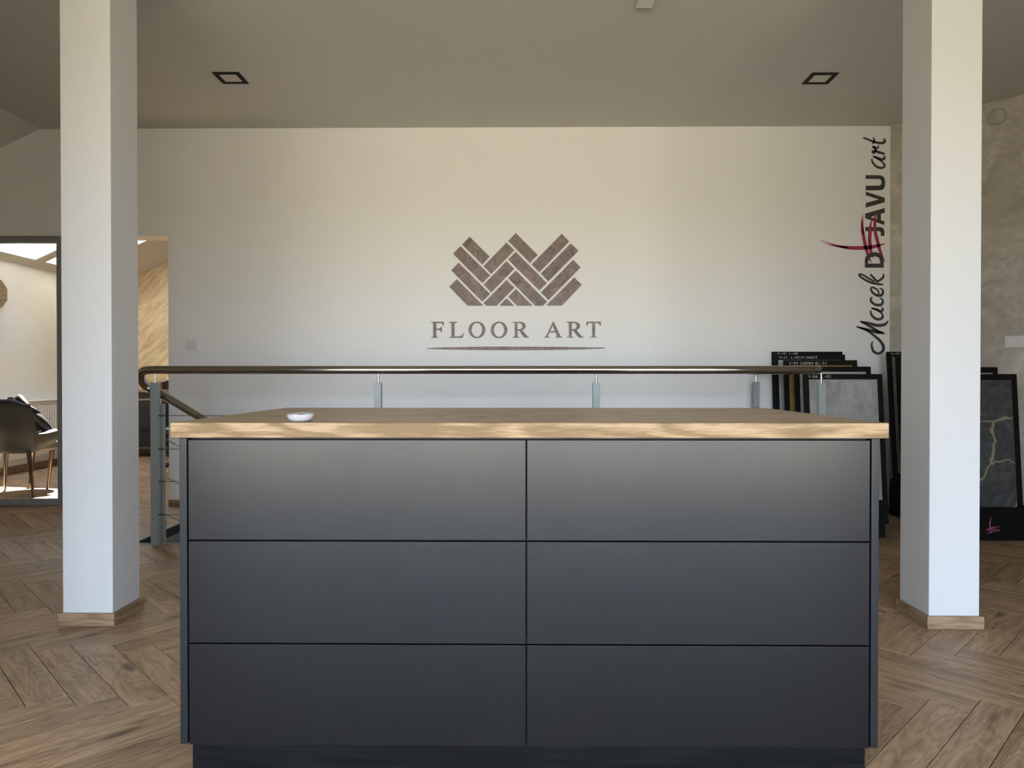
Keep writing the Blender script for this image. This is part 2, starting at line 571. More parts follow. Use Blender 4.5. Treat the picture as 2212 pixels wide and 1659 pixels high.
# ------------------------------------------------------------------ room shell
YB = 5.382                # face of the white wall with the sign
CZ = 2.872                # ceiling
YF = 9.09                 # far wall of the side room
XL = -5.2
KX = -5.2 + (CZ - 2.165) / K
SXL, SXR, SY0 = -2.28, 1.83, 4.165   # stairwell

# floor: sub-floor slab with separate herringbone planks on it
FL = [[(-5.2, 1.7), (4.2, 1.7), (4.2, 3.97), (4.005, SY0), (-5.2, SY0)],
      [(-3.3, WY), (3.5, WY), (3.5, 1.5), (-3.3, 1.5)],
      [(-1.75, 1.5), (2.15, 1.5), (2.15, 1.7), (-1.75, 1.7)],
      [(-5.2, SY0), (SXL, SY0), (SXL, YB + 0.2), (-5.2, YB + 0.2)],
      [(SXR, SY0), (4.005, SY0), (2.788, YB), (SXR, YB)],
      [(-5.2, YB + 0.2), (-1.6, YB + 0.2), (-1.6, YF), (-5.2, YF)]]
bm = bmesh.new()
for poly in FL:
    lo = [bm.verts.new((x, y, -0.18)) for x, y in poly]
    hi = [bm.verts.new((x, y, -0.004)) for x, y in poly]
    bm.faces.new(lo)
    bm.faces.new(hi)
    for i in range(len(poly)):
        j = (i + 1) % len(poly)
        bm.faces.new((lo[i], lo[j], hi[j], hi[i]))
floor = struct(from_bm('floor', bm, 'dark_gap'), 'herringbone oak plank floor')


def clip(poly, conv):
    out = poly
    n = len(conv)
    for i in range(n):
        (ax, ay), (bx, by) = conv[i], conv[(i + 1) % n]
        def side(p):
            return (bx - ax) * (p[1] - ay) - (by - ay) * (p[0] - ax)
        src, out = out, []
        for k in range(len(src)):
            p, q = src[k], src[(k + 1) % len(src)]
            sp, sq = side(p), side(q)
            if sp >= 0:
                out.append(p)
            if (sp > 0 > sq) or (sp < 0 < sq):
                f_ = sp / (sp - sq)
                out.append((p[0] + (q[0] - p[0]) * f_, p[1] + (q[1] - p[1]) * f_))
        if len(out) < 3:
            return []
    return out


def area(p):
    return 0.5 * abs(sum(p[i][0] * p[(i + 1) % len(p)][1] - p[(i + 1) % len(p)][0] * p[i][1] for i in range(len(p))))


def inset(poly, d):
    """shrink a convex ccw polygon by d"""
    n = len(poly)
    res = []
    for i in range(n):
        a, b, c = poly[i - 1], poly[i], poly[(i + 1) % n]
        def ln(p, q):
            dx, dy = q[0] - p[0], q[1] - p[1]
            l = math.hypot(dx, dy) or 1e-9
            return (-dy / l, dx / l)
        n1, n2 = ln(a, b), ln(b, c)
        k = 1 + n1[0] * n2[0] + n1[1] * n2[1]
        if k < 0.05:
            k = 0.05
        res.append((b[0] + (n1[0] + n2[0]) * d / k, b[1] + (n1[1] + n2[1]) * d / k))
    return res


PL, PW = 0.59, 0.11
S2 = math.sqrt(0.5)
AX, AY = -1.733, 2.51           # corner of one known plank
U, V = (S2, -S2), (S2, S2)


def uv2xy(u_, v_):
    return (AX + u_ * U[0] + v_ * V[0], AY + u_ * U[1] + v_ * V[1])


planks = []
for m_ in range(-13, 13):
    for k_ in range(-75, 75):
        for kind in (0, 1):
            u0, v0 = k_ * PW + m_ * PL, k_ * PW - m_ * PL
            if kind == 0:
                r_ = (u0, u0 + PL, v0, v0 + PW)
            else:
                r_ = (u0, u0 + PW, v0 + PW, v0 + PW + PL)
            cx, cy = uv2xy((r_[0] + r_[1]) / 2, (r_[2] + r_[3]) / 2)
            if not (-5.8 < cx < 4.8 and -3.8 < cy < 9.6):
                continue
            quad = [uv2xy(a, b) for a, b in ((r_[0], r_[2]), (r_[1], r_[2]), (r_[1], r_[3]), (r_[0], r_[3]))]
            pieces = []
            for fp in FL:
                c_ = clip(quad, fp)
                if c_ and area(c_) > 2e-4:
                    pieces.append(c_)
            if pieces:
                planks.append((cx, cy, kind, r_, pieces, random.random()))


def proj(x, y, z):
    q = cam.matrix_world.inverted() @ Vector((x, y, z))
    return (1106 + 1534 * q.x / -q.z, 829.5 - 1534 * q.y / -q.z) if q.z < -0.05 else None


bpy.context.view_layer.update()


def plank_score(p):
    q = proj(p[0], p[1], 0)
    if not q:
        return 0
    if not (-90 < q[0] < 2300 and 900 < q[1] < 1800):
        return 0
    if 470 < q[0] < 1830:
        return 0          # behind the counter
    if q[1] < 1010 and q[0] > 380:
        return 0
    return sum(area(c_) for c_ in p[4]) / (p[0] ** 2 + p[1] ** 2) ** 1.5


planks.sort(key=plank_score, reverse=True)


def plank_geo(p, og):
    vs, fs, uvs = [], [], []
    ox, oy = og
    for poly in p[4]:
        top = inset(poly, 0.0016)
        b0 = len(vs)
        n = len(poly)
        def uvof(x, y):
            du, dv = (x - AX) * U[0] + (y - AY) * U[1], (x - AX) * V[0] + (y - AY) * V[1]
            a, b = du - p[3][0], dv - p[3][2]
            return (a, b) if p[2] == 0 else (b, a)
        vs += [(x - ox, y - oy, 0.0) for x, y in top] + [(x - ox, y - oy, -0.003) for x, y in inset(poly, 0.0008)]
        fs.append([b0 + i for i in range(n)])
        uvs.append([uvof(*q) for q in top])
        for i in range(n):
            j = (i + 1) % n
            fs.append([b0 + n + i, b0 + n + j, b0 + j, b0 + i])
            uvs.append([uvof(*poly[i]), uvof(*poly[j]), uvof(*top[j]), uvof(*top[i])])
    return vs, fs, uvs


def plank_mesh(name, lst, og):
    vs, fs, uvs, rn = [], [], [], []
    for p in lst:
        a, b, c_ = plank_geo(p, og)
        o_ = len(vs)
        vs += a
        fs += [[i + o_ for i in f_] for f_ in b]
        uvs += c_
        rn += [p[5]] * len(b)
    me = bpy.data.meshes.new(name)
    me.from_pydata(vs, [], fs)
    ul = me.uv_layers.new(name='UVMap')
    flat = [v_ for f_ in uvs for q in f_ for v_ in q]
    ul.data.foreach_set('uv', flat)
    at = me.attributes.new('rnd', 'FLOAT', 'FACE')
    at.data.foreach_set('value', rn)
    o = link(name, me, 'oak_plank', floor)
    o.location = (og[0], og[1], 0)
    return o


NSHOW = 300
shown = [p for p in planks[:NSHOW] if plank_score(p) > 0]
for p in shown:
    plank_mesh('plank', [p], (p[0], p[1]))
rest = plank_mesh('plank_field', planks[len(shown):], (0, 0))
rest['kind'] = 'stuff'
rest['label'] = 'remaining herringbone oak planks'

# ceiling (flat) and the roof slope on the left with two roof-window openings
bm = bmesh.new()
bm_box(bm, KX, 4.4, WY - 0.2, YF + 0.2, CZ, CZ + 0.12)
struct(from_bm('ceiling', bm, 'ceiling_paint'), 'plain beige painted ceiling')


def slope_strip(bm, x0, x1, y0, y1):
    n = Vector((-math.sin(SL), 0, math.cos(SL))) * 0.14
    a = [Vector((x, y, slope_z(x))) for x, y in ((x0, y0), (x1, y0), (x1, y1), (x0, y1))]
    lo = [bm.verts.new(p) for p in a]
    hi = [bm.verts.new(p + n) for p in a]
    bm.faces.new(lo)
    bm.faces.new(hi)
    for i in range(4):
        j = (i + 1) % 4
        bm.faces.new((lo[i], lo[j], hi[j], hi[i]))


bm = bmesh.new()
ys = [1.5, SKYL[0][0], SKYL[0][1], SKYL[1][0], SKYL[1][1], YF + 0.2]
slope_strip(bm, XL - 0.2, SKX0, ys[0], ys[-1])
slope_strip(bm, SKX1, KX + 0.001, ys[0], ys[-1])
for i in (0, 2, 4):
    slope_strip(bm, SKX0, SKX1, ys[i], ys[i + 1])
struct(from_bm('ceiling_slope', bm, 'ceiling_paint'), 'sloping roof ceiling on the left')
for i, (a_, b_) in enumerate(SKYL):
    nrm = Vector((-math.sin(SL), 0, math.cos(SL)))
    w = struct(empty('window_%d' % (i + 2), ((SKX0 + SKX1) / 2, (a_ + b_) / 2, slope_z((SKX0 + SKX1) / 2))), 'roof window in the sloping ceiling')
    w.rotation_euler = (0, -SL, 0)
    ln, wd = (SKX1 - SKX0) / math.cos(SL) / 2, (b_ - a_) / 2
    for q in ((-ln, -ln + 0.02, -wd, wd), (ln - 0.02, ln, -wd, wd), (-ln + 0.02, ln - 0.02, -wd, -wd + 0.02), (-ln + 0.02, ln - 0.02, wd - 0.02, wd)):
        box('shaft_lining', q[0], q[1], q[2], q[3], 0.002, 0.22, 'white_plastic', w)
    box('pane', -ln + 0.02, ln - 0.02, -wd + 0.02, wd - 0.02, 0.20, 0.206, 'clear_glass', w)
    if i == 1:
        box('added_sun_blind', -ln + 0.022, ln - 0.022, -wd + 0.022, wd - 0.022, 0.15, 0.152, 'added_blind_fabric', w)  # added blind, keeps this window's sun patch off the floor

# white wall with the sign: big opening on the left (x < -2.672)
bm = bmesh.new()
bm_box(bm, -2.672, 3.0, YB, YB + 0.2, -2.7, CZ + 0.1)
bm_box(bm, XL - 0.2, -2.672, YB, YB + 0.2, 2.062, CZ + 0.1)
struct(from_bm('wall_back', bm, 'wall_paint'), 'white painted wall carrying the wooden sign')
# left outer wall
bm = bmesh.new()
bm_box(bm, XL - 0.2, XL, 1.5, YF + 0.2, -0.2, 2.4)
struct(from_bm('wall_left', bm, 'wall_paint'), 'white low wall under the roof slope')
# far wall of side room
bm = bmesh.new()
bm_box(bm, XL - 0.2, -1.4, YF, YF + 0.2, -0.2, CZ + 0.1)
struct(from_bm('wall_far', bm, 'cream_plaster'), 'cream veined plaster wall of the side room')
bm = bmesh.new()
bm_box(bm, -1.6, -1.4, YB + 0.2, YF, -0.2, CZ + 0.1)
struct(from_bm('wall_side_room', bm, 'wall_paint'), 'white wall closing the side room')
# slanted plaster wall on the right
d = Vector((S2, -S2, 0))
n_ = Vector((S2, S2, 0))
bm = bmesh.new()
p0, p1 = Vector((2.788, YB, 0)) - d * 0.3, Vector((2.788, YB, 0)) + d * 2.2
p0 = Vector((2.788, YB, 0))
vs = [bm.verts.new(p) for p in (p0 + Vector((0, 0, -0.2)), p1 + Vector((0, 0, -0.2)), p1 + n_ * 0.2 + Vector((0, 0, -0.2)), p0 + n_ * 0.2 + Vector((0, 0, -0.2)),
                                p0 + Vector((0, 0, CZ + 0.1)), p1 + Vector((0, 0, CZ + 0.1)), p1 + n_ * 0.2 + Vector((0, 0, CZ + 0.1)), p0 + n_ * 0.2 + Vector((0, 0, CZ + 0.1)))]
for q in ((0, 3, 2, 1), (4, 5, 6, 7), (0, 1, 5, 4), (1, 2, 6, 5), (2, 3, 7, 6), (3, 0, 4, 7)):
    bm.faces.new([vs[i] for i in q])
struct(from_bm('wall_right', bm, 'grey_plaster'), 'slanted wall in grey trowelled plaster')
# walls beside and behind the camera; front pair added to narrow window light
for nm, q in (('wall_right_return', (4.2, 4.4, 1.7, 4.2)), ('wall_light_mask_right', (2.15, 4.4, 1.5, 1.7)), ('wall_side_right', (3.5, 3.7, WY, 1.5)),
              ('wall_light_mask_left', (XL - 0.2, -1.75, 1.5, 1.7)), ('wall_side_left', (-3.5, -3.3, WY, 1.5))):
    bm = bmesh.new()
    bm_box(bm, q[0], q[1], q[2], q[3], -0.2, CZ + 0.1)
    struct(from_bm(nm, bm, 'wall_paint'), 'white painted wall')
bm = bmesh.new()
bm_box(bm, -3.5, WX0, WY - 0.2, WY, -0.2, CZ + 0.1)
bm_box(bm, WX1, 3.7, WY - 0.2, WY, -0.2, CZ + 0.1)
bm_box(bm, WX0, WX1, WY - 0.2, WY, WZ1, CZ + 0.1)
bm_box(bm, WX0, WX1, WY - 0.2, WY, -0.2, WZ0)
struct(from_bm('wall_rear', bm, 'wall_paint'), 'white wall with the large window')
w = struct(empty('window_1', ((WX0 + WX1) / 2, WY - 0.1, WZ0)), 'large grey framed window')
hw, hh = (WX1 - WX0) / 2, WZ1 - WZ0
fr = [(-hw, -hw + 0.06, 0, hh), (hw - 0.06, hw, 0, hh), (-hw + 0.06, hw - 0.06, 0, 0.06), (-hw + 0.06, hw - 0.06, hh - 0.06, hh)]
mull = [-hw / 2, 0.0, hw / 2]
fr += [(x - 0.03, x + 0.03, 0.06, hh - 0.06) for x in mull]
for q in fr:
    box('window_frame', q[0], q[1], -0.04, 0.04, q[2], q[3], 'frame_grey', w)
xs_ = [-hw + 0.06] + [v_ for x in mull for v_ in (x - 0.03, x + 0.03)] + [hw - 0.06]
for k in range(0, 8, 2):
    box('pane', xs_[k], xs_[k + 1], -0.004, 0.004, 0.06, hh - 0.06, 'clear_glass', w)

# skirting
struct(box('baseboard_back', -2.672, SXL - 0.02, YB - 0.012, YB - 0.0005, 0.0005, 0.051, 'oak_skirting', bev=0.001), 'oak skirting under the white wall')
struct(box('baseboard_back_right', SXR, 2.77, YB - 0.012, YB - 0.0005, 0.0005, 0.051, 'oak_skirting'), 'oak skirting right of the stairwell')
struct(box('baseboard_left', XL + 0.0005, XL + 0.012, YB + 0.2, YF, 0.0005, 0.075, 'oak_skirting_y'), 'oak skirting along the low wall')
struct(box('baseboard_far', XL + 0.013, -1.62, YF - 0.012, YF - 0.0005, 0.0005, 0.06, 'oak_skirting'), 'oak skirting under the cream wall')
o = struct(box('baseboard_right', 0.0, 1.6, -0.012, -0.0005, 0.0005, 0.051, 'oak_skirting'), 'oak skirting under the slanted wall')
o.location = Vector((2.80, YB, 0.0005)) + d * 0.85 - n_ * 0.007
o.rotation_euler = (0, 0, R(-45))

# stairwell lining, trim and the flight of stairs
bm = bmesh.new()
bm_box(bm, SXL - 0.1, SXR + 0.1, SY0 - 0.1, SY0 - 0.001, -2.7, -0.181)
bm_box(bm, SXR + 0.001, SXR + 0.1, SY0, YB, -2.7, -0.181)
bm_box(bm, SXL - 0.1, SXL - 0.001, SY0, YB, -2.7, -0.181)
struct(from_bm('wall_stairwell', bm, 'wall_paint'), 'white lining of the stairwell')
bm = bmesh.new()
bm_box(bm, SXL - 0.1, SXR + 0.1, SY0 - 0.1, YB, -2.9, -2.7)
struct(from_bm('floor_lower', bm, 'oak_skirting'), 'landing at the foot of the stairs')
struct(box('trim_1', SXL - 0.03, SXL + 0.004, SY0, YB - 0.013, 0.0004, 0.006, 'frame_grey'), 'grey metal edging at the head of the stairs')
struct(box('trim_2', SXL - 0.03, SXR + 0.03, SY0 - 0.012, SY0 - 0.0005, 0.0004, 0.004, 'frame_grey'), 'thin grey metal edging along the stairwell')
st = empty('staircase', (SXL, SY0, -2.7))
tag(st, 'oak tread staircase with green grey steel sides going down behind the railing', 'stairs')
NS, RUN, RISE = 12, 0.297, 0.175
box('head_plate', SXL + 0.001 - SXL, SXL + 0.012 - SXL, 0.05, 1.14, 2.7 - 0.30, 2.7 - 0.055, 'steel_plate', st)
for k in range(NS):
    x0 = k * RUN
    z = 2.7 - RISE * (k + 1)
    box('tread', x0 + 0.014, x0 + RUN + 0.03, 0.075, 1.14, z - 0.04, z, 'sideboard_oak', st, bev=0.003)
for y0 in (0.02, 1.15):
    pts = [(0.013, -0.02), (0.013, -0.36), (NS * RUN, -NS * RISE - 0.36 + 0.0), (NS * RUN + 0.06, -NS * RISE - 0.04), (0.10, -0.02)]
    extrude('stringer', [pts], (), lambda x, z, h: (x, h, 2.7 + z), y0, y0 + 0.012, 'steel_plate', st)

# ------------------------------------------------------------------ pillars
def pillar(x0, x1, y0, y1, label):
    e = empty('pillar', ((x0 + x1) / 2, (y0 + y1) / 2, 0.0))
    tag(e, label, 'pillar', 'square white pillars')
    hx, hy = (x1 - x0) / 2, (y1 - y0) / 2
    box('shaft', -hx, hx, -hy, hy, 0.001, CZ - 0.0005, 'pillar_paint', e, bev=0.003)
    b = 0.012
    box('skirting', -hx - b, hx + b, -hy - b, -hy - 0.0005, 0.0005, 0.05, 'oak_skirting', e, bev=0.0008)
    box('skirting', -hx - b, hx + b, hy + 0.0005, hy + b, 0.0005, 0.05, 'oak_skirting', e, bev=0.0008)
    box('skirting', -hx - b, -hx - 0.0005, -hy, hy, 0.0005, 0.05, 'oak_skirting_y', e, bev=0.0008)
    box('skirting', hx + 0.0005, hx + b, -hy, hy, 0.0005, 0.05, 'oak_skirting_y', e, bev=0.0008)


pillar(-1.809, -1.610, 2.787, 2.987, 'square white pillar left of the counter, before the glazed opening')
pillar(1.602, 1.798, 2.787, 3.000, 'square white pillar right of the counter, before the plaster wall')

# ------------------------------------------------------------------ counter: worktop, two drawer cabinets, plinth
CT = 0.874
wt_ = box('worktop', -0.825, 0.864, 1.667, 2.506, 0.838, CT, 'oak_worktop', bev=0.0025)
tag(wt_, 'light oak worktop slab lying across both dark drawer cabinets', 'worktop')
YFR = 1.685


def cabinet(x0, x1, side, label):
    e = empty('drawer_cabinet', ((x0 + x1) / 2, 2.09, 0.1005))
    tag(e, label, 'cabinet', 'charcoal drawer cabinets of the counter')
    ox, oy, oz = e.location
    L = lambda nm, a, b, c_, d_, f_, g_, m_, bev=0.0: box(nm, a - ox, b - ox, c_ - oy, d_ - oy, f_ - oz, g_ - oz, m_, e, bev)
    bx0, bx1 = (x0 + 0.018, x1) if side < 0 else (x0, x1 - 0.018)
    L('carcass', bx0 + 0.0005, bx1 - 0.0005, YFR + 0.021, 2.48, 0.101, 0.8375, 'carcass_black')
    if side < 0:
        L('side_panel', x0, x0 + 0.0175, YFR - 0.002, 2.485, 0.1035, 0.8365, 'charcoal_panel', 0.001)
    else:
        L('side_panel', x1 - 0.0175, x1, YFR - 0.002, 2.485, 0.1025, 0.8365, 'charcoal_panel', 0.001)
    g = 0.0016
    zs = (0.1015, 0.3445, 0.5915, 0.8335)
    fx0, fx1 = (x0 + 0.0205, x1 - 0.0015) if side < 0 else (x0 + 0.0015, x1 - 0.0205)
    for k in range(3):
        L('drawer_front', fx0, fx1, YFR, YFR + 0.019, zs[k] + (g if k else 0), zs[k + 1] - g, 'charcoal_front', 0.0008)


cabinet(-0.811, 0.0165, -1, 'charcoal cabinet with three handleless drawers, on the side of the white dish')
cabinet(0.0165, 0.849, 1, 'charcoal cabinet with three handleless drawers, on the side of the sample boards')
tag(box('plinth', -0.805, 0.843, 1.733, 2.46, 0.0005, 0.1, 'black_plinth', bev=0.001), 'black recessed plinth under the two drawer cabinets', 'plinth')

# small white dish with a shiny lining
e = empty('dish', (-0.532, 1.722, CT + 0.0005))
tag(e, 'small white dish with a shiny metal lining on the worktop', 'dish')
bm = bmesh.new()
prof = [(0.0, 0.0), (0.019, 0.0), (0.0235, 0.0012), (0.0285, 0.005), (0.0315, 0.0105), (0.0328, 0.0175), (0.0318, 0.0182), (0.0295, 0.0165), (0.024, 0.008), (0.014, 0.004), (0.0, 0.0035)]
o = lathe('bowl', prof, 'porcelain', e, sx=1.0, sy=0.85)
o.rotation_euler = (R(2), R(-1.5), 0)
o = lathe('lining', [(0.0, 0.0045), (0.014, 0.0052), (0.0235, 0.0088), (0.0285, 0.0168), (0.0272, 0.0172), (0.022, 0.011), (0.0, 0.0075)], 'chrome', e, sx=0.98, sy=0.83)
o.rotation_euler = (R(2), R(-1.5), 0)
o = lathe('dark_puck', [(0.0, 0.009), (0.010, 0.009), (0.0105, 0.0165), (0.0, 0.0172)], 'rubber_black', e, loc=(0.004, 0.004, 0.001), sx=1.0, sy=0.8)
o = lathe('metal_bead', [(0.0, 0.0), (0.0035, 0.0015), (0.0042, 0.004), (0.003, 0.0068), (0.0, 0.008)], 'chrome', e, loc=(-0.014, -0.006, 0.0115), seg=16)
o = lathe('metal_bead', [(0.0, 0.0), (0.0035, 0.0015), (0.0042, 0.004), (0.003, 0.0068), (0.0, 0.008)], 'chrome', e, loc=(0.016, 0.003, 0.0125), seg=16)

# ------------------------------------------------------------------ wooden sign on the wall
def wall_pt(px, py, h):            # sign drawing (pixels of the survey picture) -> wall, metres
    return (0.0035034 * px - 3.9316453, YB - 0.0005 - h, 3.8431923 - 0.0000051 * px - 0.0035013 * py)


sign = empty('wooden_sign', (0, YB - 0.001, 1.24))
tag(sign, 'brown wooden herringbone emblem with serif lettering mounted on the white wall', 'sign')
BL = [[(648, 152), (855, 358), (780, 440), (570, 233)], [(553, 250), (860, 553), (780, 633), (475, 328)], [(535, 422), (858, 745), (778, 825), (456, 500)],
      [(515, 593), (790, 868), (628, 868), (436, 670)], [(1032, 212), (1112, 292), (873, 537), (793, 457)], [(1032, 405), (1110, 485), (872, 730), (793, 650)],
      [(1032, 600), (1112, 680), (927, 868), (820, 868), (793, 840)], [(1128, 115), (1355, 342), (1275, 423), (1048, 195)], [(1128, 310), (1450, 632), (1372, 710), (1048, 388)],
      [(1128, 503), (1450, 825), (1410, 868), (1330, 868), (1048, 583)], [(1128, 695), (1302, 868), (1142, 868), (1048, 775)], [(1032, 790), (1110, 868), (957, 868)],
      [(1604, 122), (1682, 202), (1372, 520), (1292, 438)], [(1698, 222), (1777, 298), (1465, 614), (1387, 535)], [(1722, 392), (1800, 470), (1467, 808), (1388, 730)],
      [(1733, 573), (1812, 650), (1607, 866), (1443, 866)]]


def sign_part(name, poly, holes=(), h=0.006):
    cx = sum(p[0] for p in poly) / len(poly)
    cy = sum(p[1] for p in poly) / len(poly)
    og = wall_pt(cx, cy, 0)
    o = extrude(name, [poly], holes, wall_pt, 0.0, h, 'walnut_sign', sign, og)
    o.location = Vector(og) - Vector(sign.location)
    return o


for b_ in BL:
    sign_part('emblem_block', [(880 + x / 4.809, 480 + y / 4.809) for x, y in b_])


def gl(pts, dx=0.0, dy=0.0, x0=900.0):
    return [(x0 + (x + dx) / 10.055, 680 + (y + dy) / 10.055) for x, y in pts]


def ell(cx, cy, rx, ry, n=40):
    return [(cx + rx * math.cos(2 * math.pi * k / n), cy + ry * math.sin(2 * math.pi * k / n)) for k in range(n)]


GF = [(308, 152), (590, 152), (595, 235), (572, 235), (560, 200), (520, 182), (425, 182), (425, 300), (490, 300), (520, 290), (530, 260), (548, 260), (545, 380), (527, 380), (518, 345), (490, 330), (425, 330), (425, 460), (440, 482), (475, 490), (475, 500), (310, 500), (310, 490), (345, 482), (360, 460), (360, 195), (345, 172), (308, 163)]
GLt = [(705, 155), (880, 155), (880, 170), (835, 180), (825, 200), (825, 455), (835, 470), (930, 470), (965, 455), (985, 440), (1010, 400), (1028, 403), (998, 503), (708, 503), (708, 490), (740, 482), (758, 465), (758, 200), (745, 178), (705, 168)]
GR = [(-33, 152), (100, 152), (170, 155), (215, 170), (248, 200), (262, 240), (255, 280), (230, 310), (185, 335), (280, 450), (310, 475), (338, 487), (338, 497), (230, 498), (115, 345), (82, 342), (82, 460), (95, 482), (130, 487), (130, 497), (-33, 497), (-33, 487), (5, 480), (20, 460), (20, 195), (5, 172), (-33, 163)]
GRh = [(82, 182), (130, 182), (163, 194), (182, 215), (190, 245), (183, 278), (163, 302), (130, 313), (82, 315)]
GA = [(855, 142), (870, 150), (1010, 455), (1030, 475), (1055, 485), (1055, 495), (900, 495), (900, 485), (935, 475), (935, 460), (905, 383), (775, 383), (745, 455), (745, 475), (782, 485), (782, 495), (658, 495), (658, 485), (700, 465), (840, 165)]
GAh = [(845, 235), (895, 355), (790, 355)]
GT = [(1580, 147), (1890, 147), (1890, 235), (1870, 235), (1855, 195), (1820, 180), (1765, 180), (1765, 455), (1775, 475), (1812, 482), (1812, 492), (1645, 492), (1645, 482), (1690, 475), (1702, 455), (1702, 180), (1640, 182), (1610, 195), (1595, 235), (1572, 235)]
sign_part('letter', gl(GF))
sign_part('letter', gl(GLt))
sign_part('letter', gl(ell(1310, 328, 185, 182)), [gl(ell(1310, 328, 112, 150))])
sign_part('letter', gl(ell(1792, 330, 183, 182)), [gl(ell(1792, 330, 110, 150))])
sign_part('letter', gl(GR, x0=1110), [gl(GRh, x0=1110)])
sign_part('letter', gl(GA, x0=1110), [gl(GAh, x0=1110)])
sign_part('letter', gl(GR, 1177, -3, 1110), [gl(GRh, 1177, -3, 1110)])
sign_part('letter', gl(GT, x0=1110))
ul = [(921.8, 752.3), (960, 750.6), (1010, 749.4), (1060, 748.8), (1110, 748.8), (1160, 748.9), (1210, 749.2), (1260, 750.0), (1306, 750.7), (1306, 752.8), (1260, 754.4), (1210, 755.6), (1160, 756.3), (1110, 756.5), (1060, 756.4), (1010, 755.9), (960, 755.0), (921.8, 754.0)]
sign_part('underline', ul)

# ------------------------------------------------------------------ lettering stuck on the wall beside the corner
def wall_pt2(px, py, h):
    return (0.0034688 * px + 0.0000153 * py - 3.8885148, YB - 0.0004 - h, 3.83633 - 0.0000086 * px - 0.0034799 * py)


decal = empty('wall_lettering', (2.64, YB - 0.001, 1.18))
tag(decal, 'dark grey and crimson vertical wall lettering beside the corner', 'lettering')


def c4(x, y, w=None):
    q = (1780 + x / 6.9125, 280 + y / 6.9125)
    return q if w is None else q + (w * 1.12 / 6.9125,)


def c5(x, y, w=None):
    q = (1760 + x / 5.53, 480 + y / 5.53)
    return q if w is None else q + (w * 1.12 / 5.53,)


def dec_poly(poly, holes=(), h0=0.0, h1=0.0005, mat='vinyl_grey'):
    cx = sum(p[0] for p in poly) / len(poly)
    cy = sum(p[1] for p in poly) / len(poly)
    og = wall_pt2(cx, cy, 0)
    o = extrude('letter', [poly], holes, wall_pt2, h0, h1, mat, decal, og)
    o.location = Vector(og) - Vector(decal.location)


def dec_str(name, lst, h0=0.0, h1=0.0005, mat='vinyl_grey', n=8):
    if name == 'brush_stroke':
        lst = [[(x, y, w_ * 1.22) for x, y, w_ in st_] for st_ in lst]
    og = wall_pt2(lst[0][0][0], lst[0][0][1], 0)
    o = strokes(name, lst, wall_pt2, h0, h1, mat, decal, og, n)
    o.location = Vector(og) - Vector(decal.location)


mp = lambda f_, pts: [f_(*p) for p in pts]
dec_poly(mp(c4, [(622, 680), (830, 680), (870, 690), (898, 715), (912, 760), (912, 830), (900, 870), (875, 897), (840, 905), (622, 908), (622, 838), (825, 835), (848, 822), (858, 785), (850, 752), (830, 738), (622, 735)]))
dec_poly(mp(c4, [(622, 925), (905, 1015), (905, 1085), (622, 1165), (622, 1095), (820, 1042), (622, 980)]))
dec_poly(mp(c4, [(905, 1170), (905, 1240), (848, 1258), (848, 1350), (902, 1368), (900, 1425), (615, 1322), (615, 1252)]), [mp(c4, [(695, 1305), (790, 1273), (790, 1337)])])
dec_poly(mp(c4, [(615, 1452), (840, 1453), (875, 1465), (895, 1490), (903, 1530), (900, 1585), (845, 1587), (848, 1545), (842, 1525), (825, 1516), (615, 1515)]))
dec_poly(mp(c5, [(597, 543), (597, 455), (608, 412), (635, 380), (670, 362), (712, 357), (755, 362), (790, 382), (814, 415), (823, 455), (823, 543)]),
         [mp(c5, [(637, 493), (637, 468), (645, 440), (665, 420), (690, 411), (720, 408), (750, 415), (772, 435), (780, 465), (780, 493)])], 0.0010, 0.0015)
dec_str('letter', [mp(c5, [(690, 1424, 14), (679, 1470, 22), (703, 1543, 30), (762, 1568, 28), (812, 1535, 32), (818, 1480, 34), (778, 1415, 30), (700, 1347, 26), (620, 1292, 22), (500, 1250, 10)]),
                   mp(c5, [(496, 1248, 12), (600, 1275, 26), (720, 1308, 34), (800, 1322, 28), (842, 1333, 6)]),
                   mp(c5, [(820, 1316, 12), (760, 1305, 28), (690, 1262, 28), (610, 1217, 24), (545, 1187, 12)]),
                   mp(c5, [(540, 1183, 12), (640, 1205, 28), (740, 1231, 34), (825, 1225, 32), (860, 1200, 22), (876, 1176, 8)])])
dec_str('letter', [mp(c5, [(668, 1052, 14), (674, 1100, 24), (720, 1148, 28), (775, 1158, 28), (810, 1132, 26), (800, 1090, 18), (750, 1055, 14), (690, 1030, 14)]),
                   mp(c5, [(676, 1024, 18), (740, 1042, 24), (785, 1062, 26), (813, 1045, 24), (800, 1016, 12)])])
dec_str('letter', [mp(c5, [(692, 898, 12), (672, 908, 22), (674, 945, 26), (720, 982, 28), (780, 988, 30), (812, 960, 26), (806, 922, 20), (775, 905, 12)])])
dec_str('letter', [mp(c5, [(752, 862, 12), (765, 838, 16), (738, 800, 18), (690, 778, 20), (670, 795, 20), (690, 838, 24), (740, 872, 28), (792, 872, 30), (815, 838, 26), (805, 802, 18), (772, 786, 10)])])
dec_str('letter', [mp(c5, [(818, 745, 16), (740, 735, 26), (650, 712, 24), (570, 668, 24), (532, 634, 22), (537, 620, 18), (580, 630, 20), (650, 674, 22), (715, 708, 16)]),
                   mp(c5, [(662, 620, 20), (700, 660, 24), (745, 708, 22)]), mp(c5, [(742, 712, 22), (790, 682, 26), (820, 648, 22), (818, 614, 12)])])
